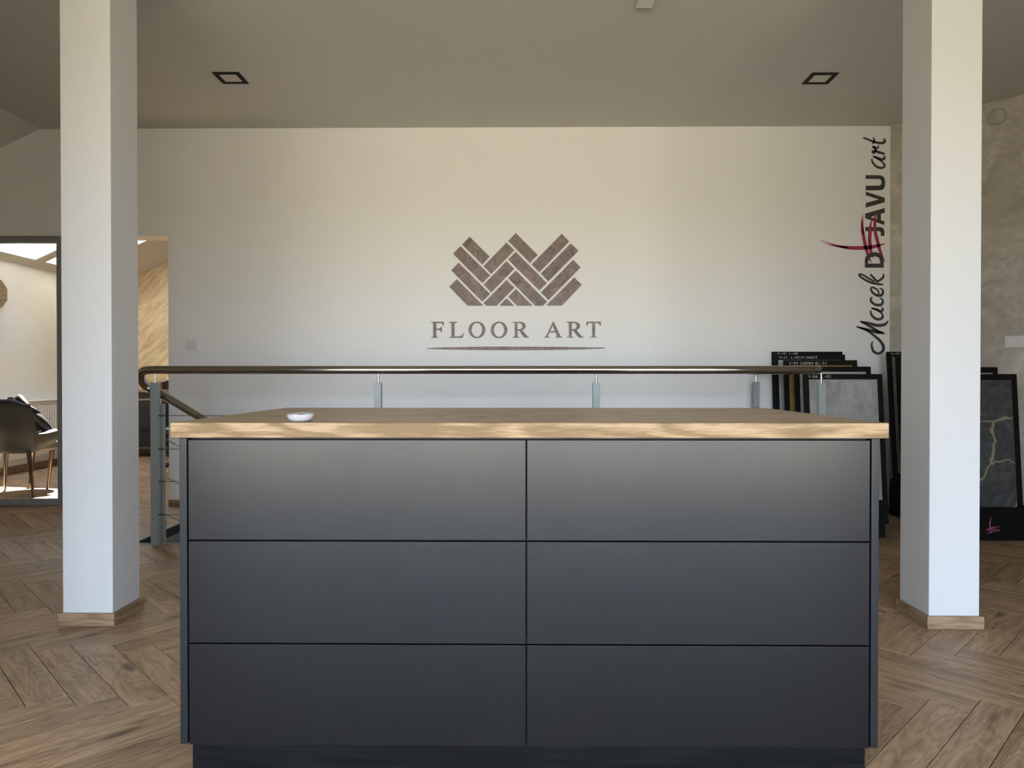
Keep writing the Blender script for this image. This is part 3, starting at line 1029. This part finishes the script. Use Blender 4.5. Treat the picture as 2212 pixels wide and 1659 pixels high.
dec_str('letter', [mp(c4, [(713, 436, 18), (722, 482, 26), (770, 543, 30), (840, 573, 32), (893, 560, 30), (902, 528, 26), (865, 480, 22), (790, 428, 20), (733, 397, 16)]),
                   mp(c4, [(730, 400, 20), (800, 425, 30), (868, 446, 34), (905, 424, 28), (884, 388, 14)])])
dec_str('letter', [mp(c4, [(908, 364, 24), (840, 347, 34), (770, 325, 34), (712, 322, 20)]), mp(c4, [(712, 330, 16), (740, 355, 20), (760, 325, 28), (775, 300, 24), (738, 268, 26), (720, 256, 14)]),
                   mp(c4, [(722, 246, 18), (752, 262, 26), (785, 276, 30), (812, 262, 20), (806, 232, 10)])])
dec_str('letter', [mp(c4, [(585, 120, 22), (660, 150, 26), (740, 182, 30), (830, 202, 32), (892, 195, 34), (908, 162, 28), (880, 135, 12)]), mp(c4, [(722, 214, 14), (742, 185, 30), (748, 150, 24), (728, 118, 14)])])
PK = 'vinyl_crimson'
dec_str('brush_stroke', [mp(c5, [(60, 212, 2), (160, 245, 6), (280, 283, 16), (400, 303, 30), (520, 307, 33), (640, 301, 33), (740, 283, 26), (800, 267, 14), (850, 252, 2)]), mp(c5, [(88, 240, 2), (200, 275, 8), (320, 296, 14), (400, 303, 10)])], 0.0006, 0.0009, PK)
v1 = mp(c4, [(572, 1232, 1), (562, 1340, 8), (562, 1440, 20)]) + mp(c5, [(570, 110, 27), (583, 175, 29), (605, 280, 30), (628, 365, 26), (655, 440, 16), (682, 488, 2)])
v2 = mp(c4, [(722, 1305, 2), (698, 1400, 18), (685, 1500, 32)]) + mp(c5, [(658, 140, 30), (655, 220, 31), (662, 300, 30), (675, 370, 22), (697, 432, 2)])
v3 = mp(c4, [(772, 1215, 2), (756, 1330, 16), (755, 1440, 28)]) + mp(c5, [(722, 120, 27), (742, 200, 29), (762, 285, 29), (790, 370, 24), (815, 430, 14), (840, 472, 2)])
dec_str('brush_stroke', [v1, mp(c4, [(602, 1245, 1), (582, 1340, 8), (578, 1440, 16), (590, 1560, 10)])], 0.0006, 0.0009, PK)
dec_str('brush_stroke', [v2], 0.0006, 0.0009, PK)
dec_str('brush_stroke', [v3, mp(c4, [(785, 1220, 1), (772, 1330, 8), (768, 1440, 12)])], 0.0006, 0.0009, PK)

# ------------------------------------------------------------------ stair railing
rail = empty('stair_railing', (-2.132, 4.134, 0.0))
tag(rail, 'steel handrail on grey posts with thin cables around the stairwell', 'railing')
RX, RY = rail.location.x, rail.location.y
PX = [-2.132, -0.824, 0.446, 1.749]
YRET = 5.27
HZ = 1.026
RT = 0.0242
L3 = lambda p: (p[0] - RX, p[1] - RY, p[2])
YD = 4.225            # plane of the sloping handrail
SLP = 0.59


def zd(x):
    return 0.893 - SLP * (x + 2.16)


path = []
path += [(1.749, YB - 0.03, HZ), (1.749, 4.30, HZ), (1.749, 4.22, HZ)]
cx, cy, rr = 1.749 - 0.06, 4.134 + 0.06, 0.06
path += [(cx + rr * math.cos(a), cy + rr * math.sin(a), HZ) for a in [-k * math.pi / 16 for k in range(1, 9)]]
path += [(x, 4.134, HZ) for x in (1.4, 0.6, -0.4, -1.4, -2.05)]
arc = crom([(-2.05, 4.134, HZ), (-2.165, 4.134, HZ), (-2.208, 4.142, HZ - 0.010), (-2.232, 4.165, HZ - 0.040), (-2.235, 4.195, HZ - 0.075), (-2.215, 4.220, HZ - 0.108), (-2.16, YD, zd(-2.16)), (-2.0, YD, zd(-2.0))], 6)
path += arc[2:]
path += [(x, YD, zd(x)) for x in (-1.6, -1.0, -0.2, 0.6, 1.0)]
tube('handrail', [L3(p) for p in path], RT, 'steel_brushed', rail, 20)


def post(x, y, ztop, zbot, zrail, nm='post'):
    p = box(nm, x - 0.02 - RX, x + 0.02 - RX, y - 0.02 - RY, y + 0.02 - RY, zbot, ztop, 'post_paint', rail, bev=0.002)
    t_ = tube('pin', [(0, 0, ztop - zbot - 0.002), (0, 0, zrail - RT - zbot + 0.004)], 0.006, 'steel_brushed', p, 10)
    return p


P0 = [post(x, 4.134, 0.951, 0.0008, HZ) for x in PX]
PR = post(1.749, YRET, 0.951, 0.0008, HZ)
PD = []
for x in (-2.146, -1.05, 0.03):
    PD.append(post(x, YD, zd(x) - 0.062, zd(x) - 0.915, zd(x), 'sloping_rail_post'))
CZS = (0.758, 0.562, 0.372, 0.177)
for z in CZS:
    c_ = tube('cable', [L3((PX[0] + 0.02, 4.134, z)), L3((PX[3] - 0.02, 4.134, z))], 0.002, 'cable_steel', rail, 6)
    tube('cable_fitting', [(0.0, 0, 0), (0.035, 0, 0)], 0.005, 'cable_steel', c_, 8)
    tube('cable_knob', [(-0.052, 0, 0), (-0.046, 0, 0), (-0.040, 0, 0)], [0.004, 0.008, 0.008], 'chrome', c_, 8)
    c_ = tube('cable', [L3((1.749, 4.154, z)), L3((1.749, YRET - 0.02, z))], 0.002, 'cable_steel', rail, 6)
    tube('cable_fitting', [(0, YRET - 4.174 - 0.03, 0), (0, YRET - 4.174, 0)], 0.005, 'cable_steel', c_, 8)
for dz in (0.245, 0.470, 0.690):
    z0 = zd(-2.13) - dz - 0.02
    x0 = -2.108
    c_ = tube('sloping_cable', [L3((x0, YD, z0)), L3((0.03, YD, z0 - SLP * (0.03 - x0)))], 0.002, 'cable_steel', rail, 6)
    tube('cable_fitting', [(0, 0, 0), (0.045, 0, -0.045 * SLP)], 0.0055, 'chrome', c_, 8)

# ------------------------------------------------------------------ display racks with sample boards
CH = {'V': [[(0, 1), (0.5, 0), (1, 1)]], '-': [[(0.1, 0.5), (0.9, 0.5)]], '0': [[(0.5, 1), (0.1, 0.75), (0.1, 0.25), (0.5, 0), (0.9, 0.25), (0.9, 0.75), (0.5, 1)]],
      '1': [[(0.2, 0.8), (0.5, 1), (0.5, 0)]], '3': [[(0.1, 1), (0.85, 1), (0.45, 0.58), (0.9, 0.3), (0.5, 0), (0.1, 0.1)]], '4': [[(0.7, 0), (0.7, 1), (0.1, 0.35), (0.95, 0.35)]],
      '5': [[(0.85, 1), (0.2, 1), (0.15, 0.58), (0.7, 0.58), (0.9, 0.3), (0.6, 0), (0.1, 0.05)]], '6': [[(0.75, 1), (0.25, 0.6), (0.1, 0.25), (0.5, 0), (0.9, 0.25), (0.5, 0.5), (0.15, 0.3)]],
      '8': [[(0.5, 0.55), (0.15, 0.78), (0.5, 1), (0.85, 0.78), (0.5, 0.55), (0.1, 0.25), (0.5, 0), (0.9, 0.25), (0.5, 0.55)]], '9': [[(0.85, 0.7), (0.5, 0.5), (0.15, 0.72), (0.5, 1), (0.85, 0.72), (0.6, 0)]],
      'L': [[(0.15, 1), (0.15, 0), (0.9, 0)]], 'C': [[(0.9, 0.9), (0.5, 1), (0.1, 0.5), (0.5, 0), (0.9, 0.1)]], 'A': [[(0, 0), (0.5, 1), (1, 0)], [(0.2, 0.35), (0.8, 0.35)]],
      'D': [[(0.1, 0), (0.1, 1), (0.6, 0.95), (0.9, 0.5), (0.6, 0.05), (0.1, 0)]], 'O': [[(0.5, 1), (0.05, 0.5), (0.5, 0), (0.95, 0.5), (0.5, 1)]],
      'R': [[(0.1, 0), (0.1, 1), (0.75, 0.95), (0.75, 0.6), (0.1, 0.5)], [(0.4, 0.5), (0.9, 0)]], 'B': [[(0.1, 0), (0.1, 1), (0.7, 0.95), (0.7, 0.6), (0.1, 0.52), (0.8, 0.45), (0.8, 0.05), (0.1, 0)]],
      'P': [[(0.1, 0), (0.1, 1), (0.8, 0.95), (0.8, 0.55), (0.1, 0.48)]], 'I': [[(0.5, 0), (0.5, 1)]], 'G': [[(0.9, 0.9), (0.5, 1), (0.1, 0.5), (0.5, 0), (0.9, 0.15), (0.9, 0.45), (0.55, 0.45)]],
      'M': [[(0, 0), (0.1, 1), (0.5, 0.35), (0.9, 1), (1, 0)]], 'E': [[(0.85, 1), (0.1, 1), (0.1, 0), (0.9, 0)], [(0.1, 0.5), (0.7, 0.5)]], 'N': [[(0.1, 0), (0.1, 1), (0.9, 0), (0.9, 1)]],
      'T': [[(0.5, 0), (0.5, 1)], [(0, 1), (1, 1)]], '+': [[(0.1, 0.5), (0.9, 0.5)], [(0.5, 0.15), (0.5, 0.85)]]}


def writing(parent, text, x, z, y, h):
    w = h * 0.72
    for word in text.split(' '):
        if word:
            bm = bmesh.new()
            x0 = x
            for ch in word:
                for s in CH.get(ch, []):
                    ribbon_mesh(bm, [(x - x0 + a * w, b * h, h * 0.15) for a, b in s], lambda X, Z, hh_: (X, -hh_, Z), 0.0002, 0.0006, Vector((0, 0, 0)), 1, 0.0005)
                x += w * 1.35
            o = from_bm('writing', bm, 'chalk_white', parent)
            o.location = (x0, y, z)
        x += w * 0.9


def board(x0, x1, ytop, ztop, zbot, lean, finish, label, text=None, tx=0.04, tz=0.027, mside=0.037, mtop=0.037, mbot=0.04):
    """board leaning back: its foot is `lean` nearer to the room than its head"""
    hgt = ztop - zbot
    ln = math.hypot(hgt, lean)
    e = empty('sample_board', ((x0 + x1) / 2, ytop - lean, zbot))
    e.rotation_euler = (-math.atan2(lean, hgt), 0, 0)
    tag(e, label, 'sample board', 'black framed sample boards in the racks')
    hw = (x1 - x0) / 2
    box('backing', -hw, hw, 0.0, 0.010, 0, ln, 'board_black', e, bev=0.0008)
    box('sample', -hw + mside, hw - mside, -0.0025, -0.0002, mbot, ln - mtop, finish, e)
    if text:
        writing(e, text, -hw + tx, ln - tz, -0.0003, 0.017)
    return e


# rack by the white wall
X0, X1 = 1.895, 2.422
board(X0, X1, 5.352, 1.176, 0.232, 0.075, 'finish_anthracite', 'tallest black sample board, leaning against the white wall behind the others', 'V-10  L-08', 0.042, 0.024)
board(X0, X1, 5.312, 1.153, 0.215, 0.085, 'finish_silver', 'pale silver sample board, second from the white wall in its rack', 'V-11  L-03+PIGMENT', 0.040, 0.031, 0.032, 0.042)
board(X0, X1, 5.120, 1.106, 0.165, 0.09, 'finish_gold', 'golden sample board in the middle of the rack by the white wall', 'V-09 CADORO BL-34', 0.041, 0.030)
board(X0, X1, 4.922, 1.057, 0.115, 0.09, 'finish_beige', 'pale beige sample board just behind the grey concrete one')
board(X0, X1, 4.766, 1.005, 0.065, 0.09, 'finish_concrete', 'grey concrete sample board at the front of the rack by the white wall', 'V-06  L-03', 0.034, 0.026)


def rack(x, y, parts, label):
    e = empty('display_rack', (x, y, 0.0))
    tag(e, label, 'rack', 'black racks holding the sample boards')
    for nm, q in parts:
        box(nm, q[0] - x, q[1] - x, q[2] - y, q[3] - y, q[4], q[5], 'rack_black', e, bev=0.001)
    return e


rack(2.05, 4.85, [('front_panel', (1.80, 2.238, 4.36, 4.385, 0.001, 0.228)), ('floor_plate', (1.80, 2.238, 4.386, 5.36, 0.001, 0.03)),
                  ('side_cheek', (1.80, 1.818, 4.386, 4.62, 0.031, 0.2)), ('side_cheek', (2.22, 2.238, 4.386, 4.62, 0.031, 0.2)),
                  ('step', (1.86, 2.40, 4.63, 4.775, 0.031, 0.064)), ('step', (1.86, 2.40, 4.776, 4.985, 0.031, 0.114)), ('step', (1.86, 2.40, 4.986, 5.18, 0.031, 0.164)),
                  ('step', (1.86, 2.40, 5.181, 5.262, 0.031, 0.214)), ('step', (1.86, 2.40, 5.263, 5.33, 0.031, 0.231))], 'black stepped rack standing under the vertical lettering')
# rack in the corner
board(2.664, 2.96, 5.185, 1.169, 0.257, 0.10, 'finish_sand', 'narrow sand coloured sample board in the corner, half hidden by the pillar', 'V-05 L-08', 0.034, 0.026, 0.037, 0.037, 0.04)
board(2.664, 2.96, 5.062, 1.145, 0.222, 0.10, 'finish_oxblood', 'dark red sample board in the corner, half hidden by the pillar', 'V-04', 0.046, 0.026, 0.040, 0.045, 0.04)
rack(2.81, 5.0, [('floor_plate', (2.66, 2.98, 4.84, 5.13, 0.001, 0.03)), ('front_panel', (2.66, 2.98, 4.835, 4.853, 0.031, 0.2)), ('step', (2.665, 2.975, 4.90, 5.035, 0.031, 0.219)), ('step', (2.665, 2.975, 5.036, 5.13, 0.031, 0.254)), ('side_cheek', (2.66, 2.664, 4.854, 5.13, 0.031, 0.2))], 'black rack in the corner behind the right pillar')
# rack right of the pillar
board(2.545, 3.075, 4.60, 1.048, 0.11, 0.085, 'finish_beige', 'pale sample board behind the gold veined slate one')
board(2.545, 3.072, 4.42, 1.003, 0.062, 0.075, 'finish_slate', 'dark slate sample board with gold veins beside the right pillar')
rk = rack(2.79, 4.5, [('front_panel', (2.55, 3.032, 4.292, 4.312, 0.001, 0.198)), ('floor_plate', (2.55, 3.032, 4.3125, 4.76, 0.001, 0.03)), ('step', (2.56, 3.03, 4.335, 4.46, 0.031, 0.061)), ('step', (2.56, 3.03, 4.461, 4.60, 0.031, 0.109)),
                      ('side_cheek', (3.034, 3.05, 4.292, 4.335, 0.001, 0.21)), ('side_cheek', (2.53, 2.548, 4.292, 4.335, 0.001, 0.21))], 'black rack with a small pink brush mark right of the right pillar')
FK = 4.292 / 1534


def rk_pt(cx, cy, h):
    px_, py_ = 2110 + cx / 13.82, 1060 + cy / 13.82
    return ((px_ - 2122) * FK + 2.784 - 2.79, 4.292 - 0.0004 - h - 4.5, (1168 - py_) * FK)


bm = bmesh.new()
for s in ([(425, 765, 4), (395, 900, 24), (385, 1050, 36), (400, 1180, 34), (435, 1285, 8)], [(262, 1180, 5), (370, 1125, 24), (500, 1090, 26), (690, 1080, 8)],
          [(300, 1180, 10), (400, 1145, 26), (520, 1145, 24), (660, 1165, 8)], [(285, 1290, 8), (400, 1235, 24), (520, 1205, 24), (700, 1188, 8)]):
    ribbon_mesh(bm, s, rk_pt, 0.0, 0.0005, Vector((0, 0, 0)), 6)
from_bm('brush_mark', bm, 'vinyl_pink', rk)

# ------------------------------------------------------------------ wall and ceiling fittings
e = empty('light_switch', (-2.493, YB - 0.0005, 1.188))
tag(e, 'single white light switch on the wall beside the opening', 'light switch')
box('frame', -0.043, 0.043, -0.008, 0, 0.0, 0.085, 'white_plastic', e, bev=0.003)
box('rocker', -0.030, 0.030, -0.0125, -0.0083, 0.0125, 0.0725, 'white_plastic', e, bev=0.002)
pos = Vector((3.301, 4.869, 1.181)) + d * 0.082 - n_ * 0.0005
e = empty('light_switch', pos, R(-45))
tag(e, 'double white light switch on the grey plaster wall', 'light switch')
box('frame', -0.080, 0.080, -0.009, 0, 0.0, 0.082, 'white_plastic', e, bev=0.003)
for s in (-1, 1):
    box('rocker', s * 0.0375 - 0.031, s * 0.0375 + 0.031, -0.014, -0.0093, 0.010, 0.072, 'white_plastic', e, bev=0.002)
pos = Vector((3.264, 4.906, 2.765)) - n_ * 0.0005
e = empty('vent_cover', pos, R(-45))
tag(e, 'round plaster coloured cover high on the grey plaster wall', 'cover')
o = lathe('cover_disc', [(0.0, 0.012), (0.040, 0.012), (0.048, 0.010), (0.053, 0.006), (0.054, 0.0)], 'grey_plaster', e, seg=40)
o.rotation_euler = (R(90), 0, 0)
o = lathe('rim', [(0.0545, 0.0), (0.0545, 0.004), (0.0575, 0.004), (0.0585, 0.0)], 'grey_plaster', e, seg=40)
o.rotation_euler = (R(90), 0, 0)


def spot(x, y, label):
    e = empty('ceiling_light', (x, y, CZ - 0.0005))
    tag(e, label, 'ceiling light', 'square recessed ceiling lights')
    a, b = 0.083, 0.055
    for q in ((-a, a, -a, -b), (-a, a, b, a), (-a, -b, -b, b), (b, a, -b, b)):
        box('frame', q[0], q[1], q[2], q[3], -0.005, 0.0, 'lamp_black', e, bev=0.0008)
    box('diffuser', -b + 0.0005, b - 0.0005, -b + 0.0005, b - 0.0005, -0.003, -0.0005, 'lamp_diffuser', e)


spot(-1.820, 4.475, 'square black framed ceiling light nearer the left pillar')
spot(1.898, 4.521, 'square black framed ceiling light nearer the right pillar')
e = empty('ceiling_box', (0.63, 3.56, CZ - 0.0005))
tag(e, 'small white box mounted on the ceiling at the top of the picture', 'ceiling box')
box('housing', -0.043, 0.043, -0.07, 0.055, -0.024, 0.0, 'white_plastic', e, bev=0.004)
box('cover', -0.034, 0.034, -0.06, 0.045, -0.027, -0.0243, 'white_plastic', e, bev=0.001)

# ------------------------------------------------------------------ grey glazed frame in the opening
dr = struct(empty('door_1', (-4.36, YB + 0.03, 0.0)), 'grey framed glazed partition in the opening')
ox = -4.36
box('head_rail', -0.838, 0.862, 0.0, 0.06, 2.018, 2.0605, 'frame_grey', dr)
box('sill_rail', -0.838, 0.862, 0.0, 0.06, 0.001, 0.044, 'frame_grey', dr)
box('stile', 0.812, 0.862, 0.0, 0.06, 0.0445, 2.0175, 'frame_grey', dr)
box('stile', -0.838, -0.79, 0.0, 0.06, 0.0445, 2.0175, 'frame_grey', dr)
box('pane', -0.789, 0.811, 0.026, 0.032, 0.045, 2.017, 'clear_glass', dr)

# ------------------------------------------------------------------ side room: radiator, slat panel, chair, jacket, sideboard
e = empty('radiator', (XL + 0.012, 7.35, 0.152))
tag(e, 'white ribbed panel radiator under the roof window', 'radiator')
box('panel', 0.02, 0.085, -0.75, 0.75, 0.0, 0.575, 'radiator_white', e, bev=0.004)
box('top_grille', 0.0, 0.10, -0.752, 0.752, 0.577, 0.59, 'radiator_white', e, bev=0.003)
rb = None
for k in range(37):
    y = -0.72 + k * 0.04
    if rb is None:
        rb = box('rib', 0.0855, 0.097, -0.011, 0.011, 0.045, 0.535, 'radiator_white', e, bev=0.005)
        zz = rb.location.z
        rb.location.y = y
    else:
        o = rb.copy()
        col.objects.link(o)
        o.location.y = y
for s in (-1, 1):
    box('wall_bracket', -0.0115, 0.0195, s * 0.5 - 0.02, s * 0.5 + 0.02, 0.1, 0.45, 'radiator_white', e)

e = empty('slat_panel', (XL + 0.0005, 7.0, 1.82))
tag(e, 'small octagonal oak slat panel on the side room wall', 'wall panel')
R8 = 0.141 / math.cos(math.pi / 8)
oct_ = [(R8 * math.cos(math.pi / 8 + k * math.pi / 4), R8 * math.sin(math.pi / 8 + k * math.pi / 4)) for k in range(8)]
extrude('backing', [oct_], (), lambda x, y, h: (h, x, y), 0.0, 0.008, 'carcass_black', e)
for k in range(-6, 7):
    c0 = k * 0.027
    strip = []
    # strips run along (1,-1)
    a, b = Vector((S2, -S2)), Vector((S2, S2))
    quad = [tuple(a * s + b * (c0 + t_)) for s, t_ in ((-0.3, -0.0105), (0.3, -0.0105), (0.3, 0.0105), (-0.3, 0.0105))]
    cl = clip(quad, [(x * 0.985, y * 0.985) for x, y in oct_])
    if cl:
        extrude('slat', [cl], (), lambda x, y, h: (h, x, y), 0.0085, 0.02, 'slat_oak', e)

# upholstered chair seen from behind
ch = empty('armchair', (-4.27, 6.12, 0.0), R(-10))
tag(ch, 'grey velvet armchair with slim tapering legs in the side room', 'chair')


def smooth(a, b, x):
    x = max(0, min(1, (x - a) / (b - a)))
    return x * x * (3 - 2 * x)


bm = bmesh.new()
NA, NZ = 98, 14
outer, inner = [], []
for i in range(NA + 1):
    th = -98 + 196 * i / NA          # 0 = back
    at = abs(th)
    top = 0.79 - 0.04 * smooth(24, 48, at) - 0.245 * smooth(52, 59, at) + 0.022 * smooth(64, 98, at)
    bot = 0.345 + 0.065 * smooth(45, 98, at)
    ro_, ri_ = [], []
    for j in range(NZ + 1):
        f_ = j / NZ
        z = bot + (top - bot) * f_
        fl = 0.85 + 0.15 * smooth(0, 0.5, f_) + 0.03 * f_
        fx, fy = 0.285 * fl, 0.275 * fl
        s_, c_ = math.sin(R(th)), math.cos(R(th))
        yb_ = -fy * c_ - 0.05 * smooth(0.45, 0.79, z) * max(0, c_)
        ro_.append(bm.verts.new((fx * s_, yb_, z)))
        k_ = 1 - 0.045 / 0.28
        ri_.append(bm.verts.new((fx * s_ * k_, yb_ * k_, z + (0.012 if j == NZ else 0))))
    outer.append(ro_)
    inner.append(ri_)
for i in range(NA):
    for j in range(NZ):
        bm.faces.new((outer[i][j], outer[i + 1][j], outer[i + 1][j + 1], outer[i][j + 1]))
        bm.faces.new((inner[i][j], inner[i][j + 1], inner[i + 1][j + 1], inner[i + 1][j]))
    bm.faces.new((outer[i][NZ], outer[i + 1][NZ], inner[i + 1][NZ], inner[i][NZ]))
    bm.faces.new((outer[i][0], inner[i][0], inner[i + 1][0], outer[i + 1][0]))
for i in (0, NA):
    for j in range(NZ):
        bm.faces.new((outer[i][j], outer[i][j + 1], inner[i][j + 1], inner[i][j]))
from_bm('shell', bm, 'velvet_grey', ch, smooth=True)
o = lathe('seat', [(0.0, 0.0), (0.20, 0.0), (0.232, 0.02), (0.238, 0.06), (0.225, 0.095), (0.18, 0.11), (0.0, 0.115)], 'velvet_grey', ch, loc=(0, 0.015, 0.352), sx=0.98, sy=1.0)
crot = Matrix.Rotation(-ch.rotation_euler.z, 3, 'Z')
for (tx, ty), (fx, fy) in (((-4.41, 6.05), (-4.462, 6.107)), ((-4.13, 5.93), (-3.973, 5.755)), ((-4.375, 6.35), (-4.56, 6.56)), ((-4.09, 6.17), (-4.148, 6.187))):
    a = crot @ Vector((tx + 4.27, ty - 6.12, 0.358))
    b = crot @ Vector((fx + 4.27, fy - 6.12, 0.0008))
    tube('leg', [a, b], [0.019, 0.011], 'leg_bronze', ch, 14)

# jacket dropped on the chair: its collar rises over the back rest, a sleeve shows over the arm
bm = bmesh.new()
bmesh.ops.create_icosphere(bm, subdivisions=4, radius=1.0)
for v_ in bm.verts:
    p = v_.co.copy()
    k_ = 1 + 0.10 * math.sin(7 * p.x + 3 * p.z) * math.cos(6 * p.y + 2 * p.z) + 0.06 * math.sin(13 * p.z + 5 * p.x + 3 * p.y)
    z = p.z * k_
    x, y = p.x * k_ * 0.175, p.y * k_ * 0.075
    x *= 1.05 - 0.28 * z
    v_.co = (x, y - 0.10 * smooth(-0.6, 1, z), 0.655 + z * 0.165)
jk = from_bm('jacket', bm, 'jacket_black', smooth=True)
jk.location = (-4.275, 6.10, 0.0)
jk.rotation_euler = (0, 0, R(-10))
tag(jk, 'crumpled black jacket lying on the velvet armchair', 'jacket')
bm = bmesh.new()
bm_tube(bm, crom([(0.10, -0.10, 0.70), (0.165, -0.06, 0.64), (0.19, 0.00, 0.565), (0.17, 0.05, 0.505), (0.12, 0.06, 0.50)], 5), [0.03] * 3 + [0.045] * 15 + [0.035] * 3, 12)
sl = from_bm('sleeve', bm, 'jacket_black', jk, smooth=True)

# sideboard under the cream wall with a few things on it
e = empty('sideboard', (-4.45, 8.88, 0.0))
tag(e, 'black sideboard with oak top on slim legs under the cream wall', 'sideboard')
box('top', -0.72, 0.72, -0.20, 0.19, 0.80, 0.832, 'sideboard_oak', e, bev=0.002)
box('body', -0.71, 0.105, -0.18, 0.185, 0.130, 0.698, 'sideboard_black', e, bev=0.002)
for k in range(3):
    box('drawer_front', -0.70, 0.095, -0.192, -0.1805, 0.136 + k * 0.188, 0.318 + k * 0.188, 'sideboard_black', e, bev=0.001)
box('shelf', -0.715, 0.60, -0.19, 0.185, 0.70, 0.724, 'sideboard_oak', e)
box('apron', -0.70, 0.70, -0.185, 0.185, 0.73, 0.799, 'sideboard_black', e)
for x in (-0.70, 0.115, 0.68):
    for y in (-0.185, 0.145):
        box('leg', x - 0.01, x + 0.035, y, y + 0.035, 0.001, 0.699, 'sideboard_black', e) if x != 0.115 else box('leg', x, x + 0.05, y, y + 0.035, 0.001, 0.699, 'sideboard_black', e)
bt = empty('bottle', (-4.345, 8.76, 0.8325))
tag(bt, 'clear bottle with a yellow and white label on the sideboard', 'bottle')
lathe('body', [(0.0, 0.0), (0.036, 0.0), (0.042, 0.006), (0.043, 0.105), (0.034, 0.115)], 'rubber_black', bt, seg=24)
lathe('glass', [(0.034, 0.1155), (0.042, 0.13), (0.044, 0.15), (0.044, 0.225), (0.03, 0.25), (0.016, 0.262), (0.016, 0.285), (0.0, 0.286)], 'paper_white', bt, seg=24)
lathe('label', [(0.0445, 0.155), (0.0445, 0.185)], 'label_yellow', bt, seg=24)
lathe('label_band', [(0.0446, 0.19), (0.0446, 0.215)], 'label_blue', bt, seg=24)
bk = empty('book', (-4.425, 8.80, 0.8325))
tag(bk, 'dark red book standing beside the bottle on the sideboard', 'book')
box('pages', -0.012, 0.012, -0.055, 0.055, 0.003, 0.092, 'paper_white', bk)
box('cover', -0.0155, -0.0125, -0.058, 0.058, 0.0, 0.096, 'book_brown', bk)
box('cover', 0.0125, 0.0155, -0.058, 0.058, 0.0, 0.096, 'book_brown', bk)
box('spine', -0.0155, 0.0155, -0.0615, -0.0585, 0.0, 0.096, 'book_brown', bk)
pk = empty('paper_bag', (-4.265, 8.72, 0.8325))
tag(pk, 'small white paper bag on the sideboard behind the wall edge', 'paper bag')
bm = bmesh.new()
lo = [bm.verts.new(p) for p in ((-0.035, -0.03, 0), (0.035, -0.03, 0), (0.035, 0.03, 0), (-0.035, 0.03, 0))]
mi = [bm.verts.new(p) for p in ((-0.04, -0.032, 0.05), (0.038, -0.03, 0.055), (0.037, 0.033, 0.05), (-0.036, 0.031, 0.048))]
hi = [bm.verts.new(p) for p in ((-0.03, -0.006, 0.078), (0.035, -0.004, 0.10), (0.034, 0.004, 0.10), (-0.03, 0.003, 0.078))]
bm.faces.new(lo)
bm.faces.new(hi)
for a, b in ((lo, mi), (mi, hi)):
    for i in range(4):
        j = (i + 1) % 4
        bm.faces.new((a[i], a[j], b[j], b[i]))
from_bm('bag', bm, 'paper_white', pk)

# swivel stool: star base, seat hidden behind the wall edge
stl = empty('swivel_stool', (-3.60, 7.45, 0.0), R(20))
tag(stl, 'black swivel stool with a five star base, half hidden by the wall edge', 'stool')
for k in range(5):
    a = R(72 * k + 12)
    lg = tube('base_arm', [(0.03 * math.cos(a), 0.03 * math.sin(a), 0.085), (0.26 * math.cos(a), 0.26 * math.sin(a), 0.05)], [0.022, 0.014], 'rubber_black', stl, 10)
    cs = lathe('caster', [(0.0, -0.014), (0.018, -0.014), (0.022, -0.008), (0.022, 0.008), (0.018, 0.014), (0.0, 0.014)], 'rubber_black', stl, loc=(0.255 * math.cos(a), 0.255 * math.sin(a), 0.0225), seg=16)
    cs.rotation_euler = (R(90), 0, a)
tube('gas_column', [(0, 0, 0.06), (0, 0, 0.25), (0, 0, 0.40)], [0.03, 0.026, 0.018], 'rubber_black', stl, 16)
lathe('seat', [(0.0, 0.0), (0.17, 0.0), (0.19, 0.015), (0.19, 0.05), (0.17, 0.07), (0.0, 0.075)], 'rubber_black', stl, loc=(0, 0, 0.395))
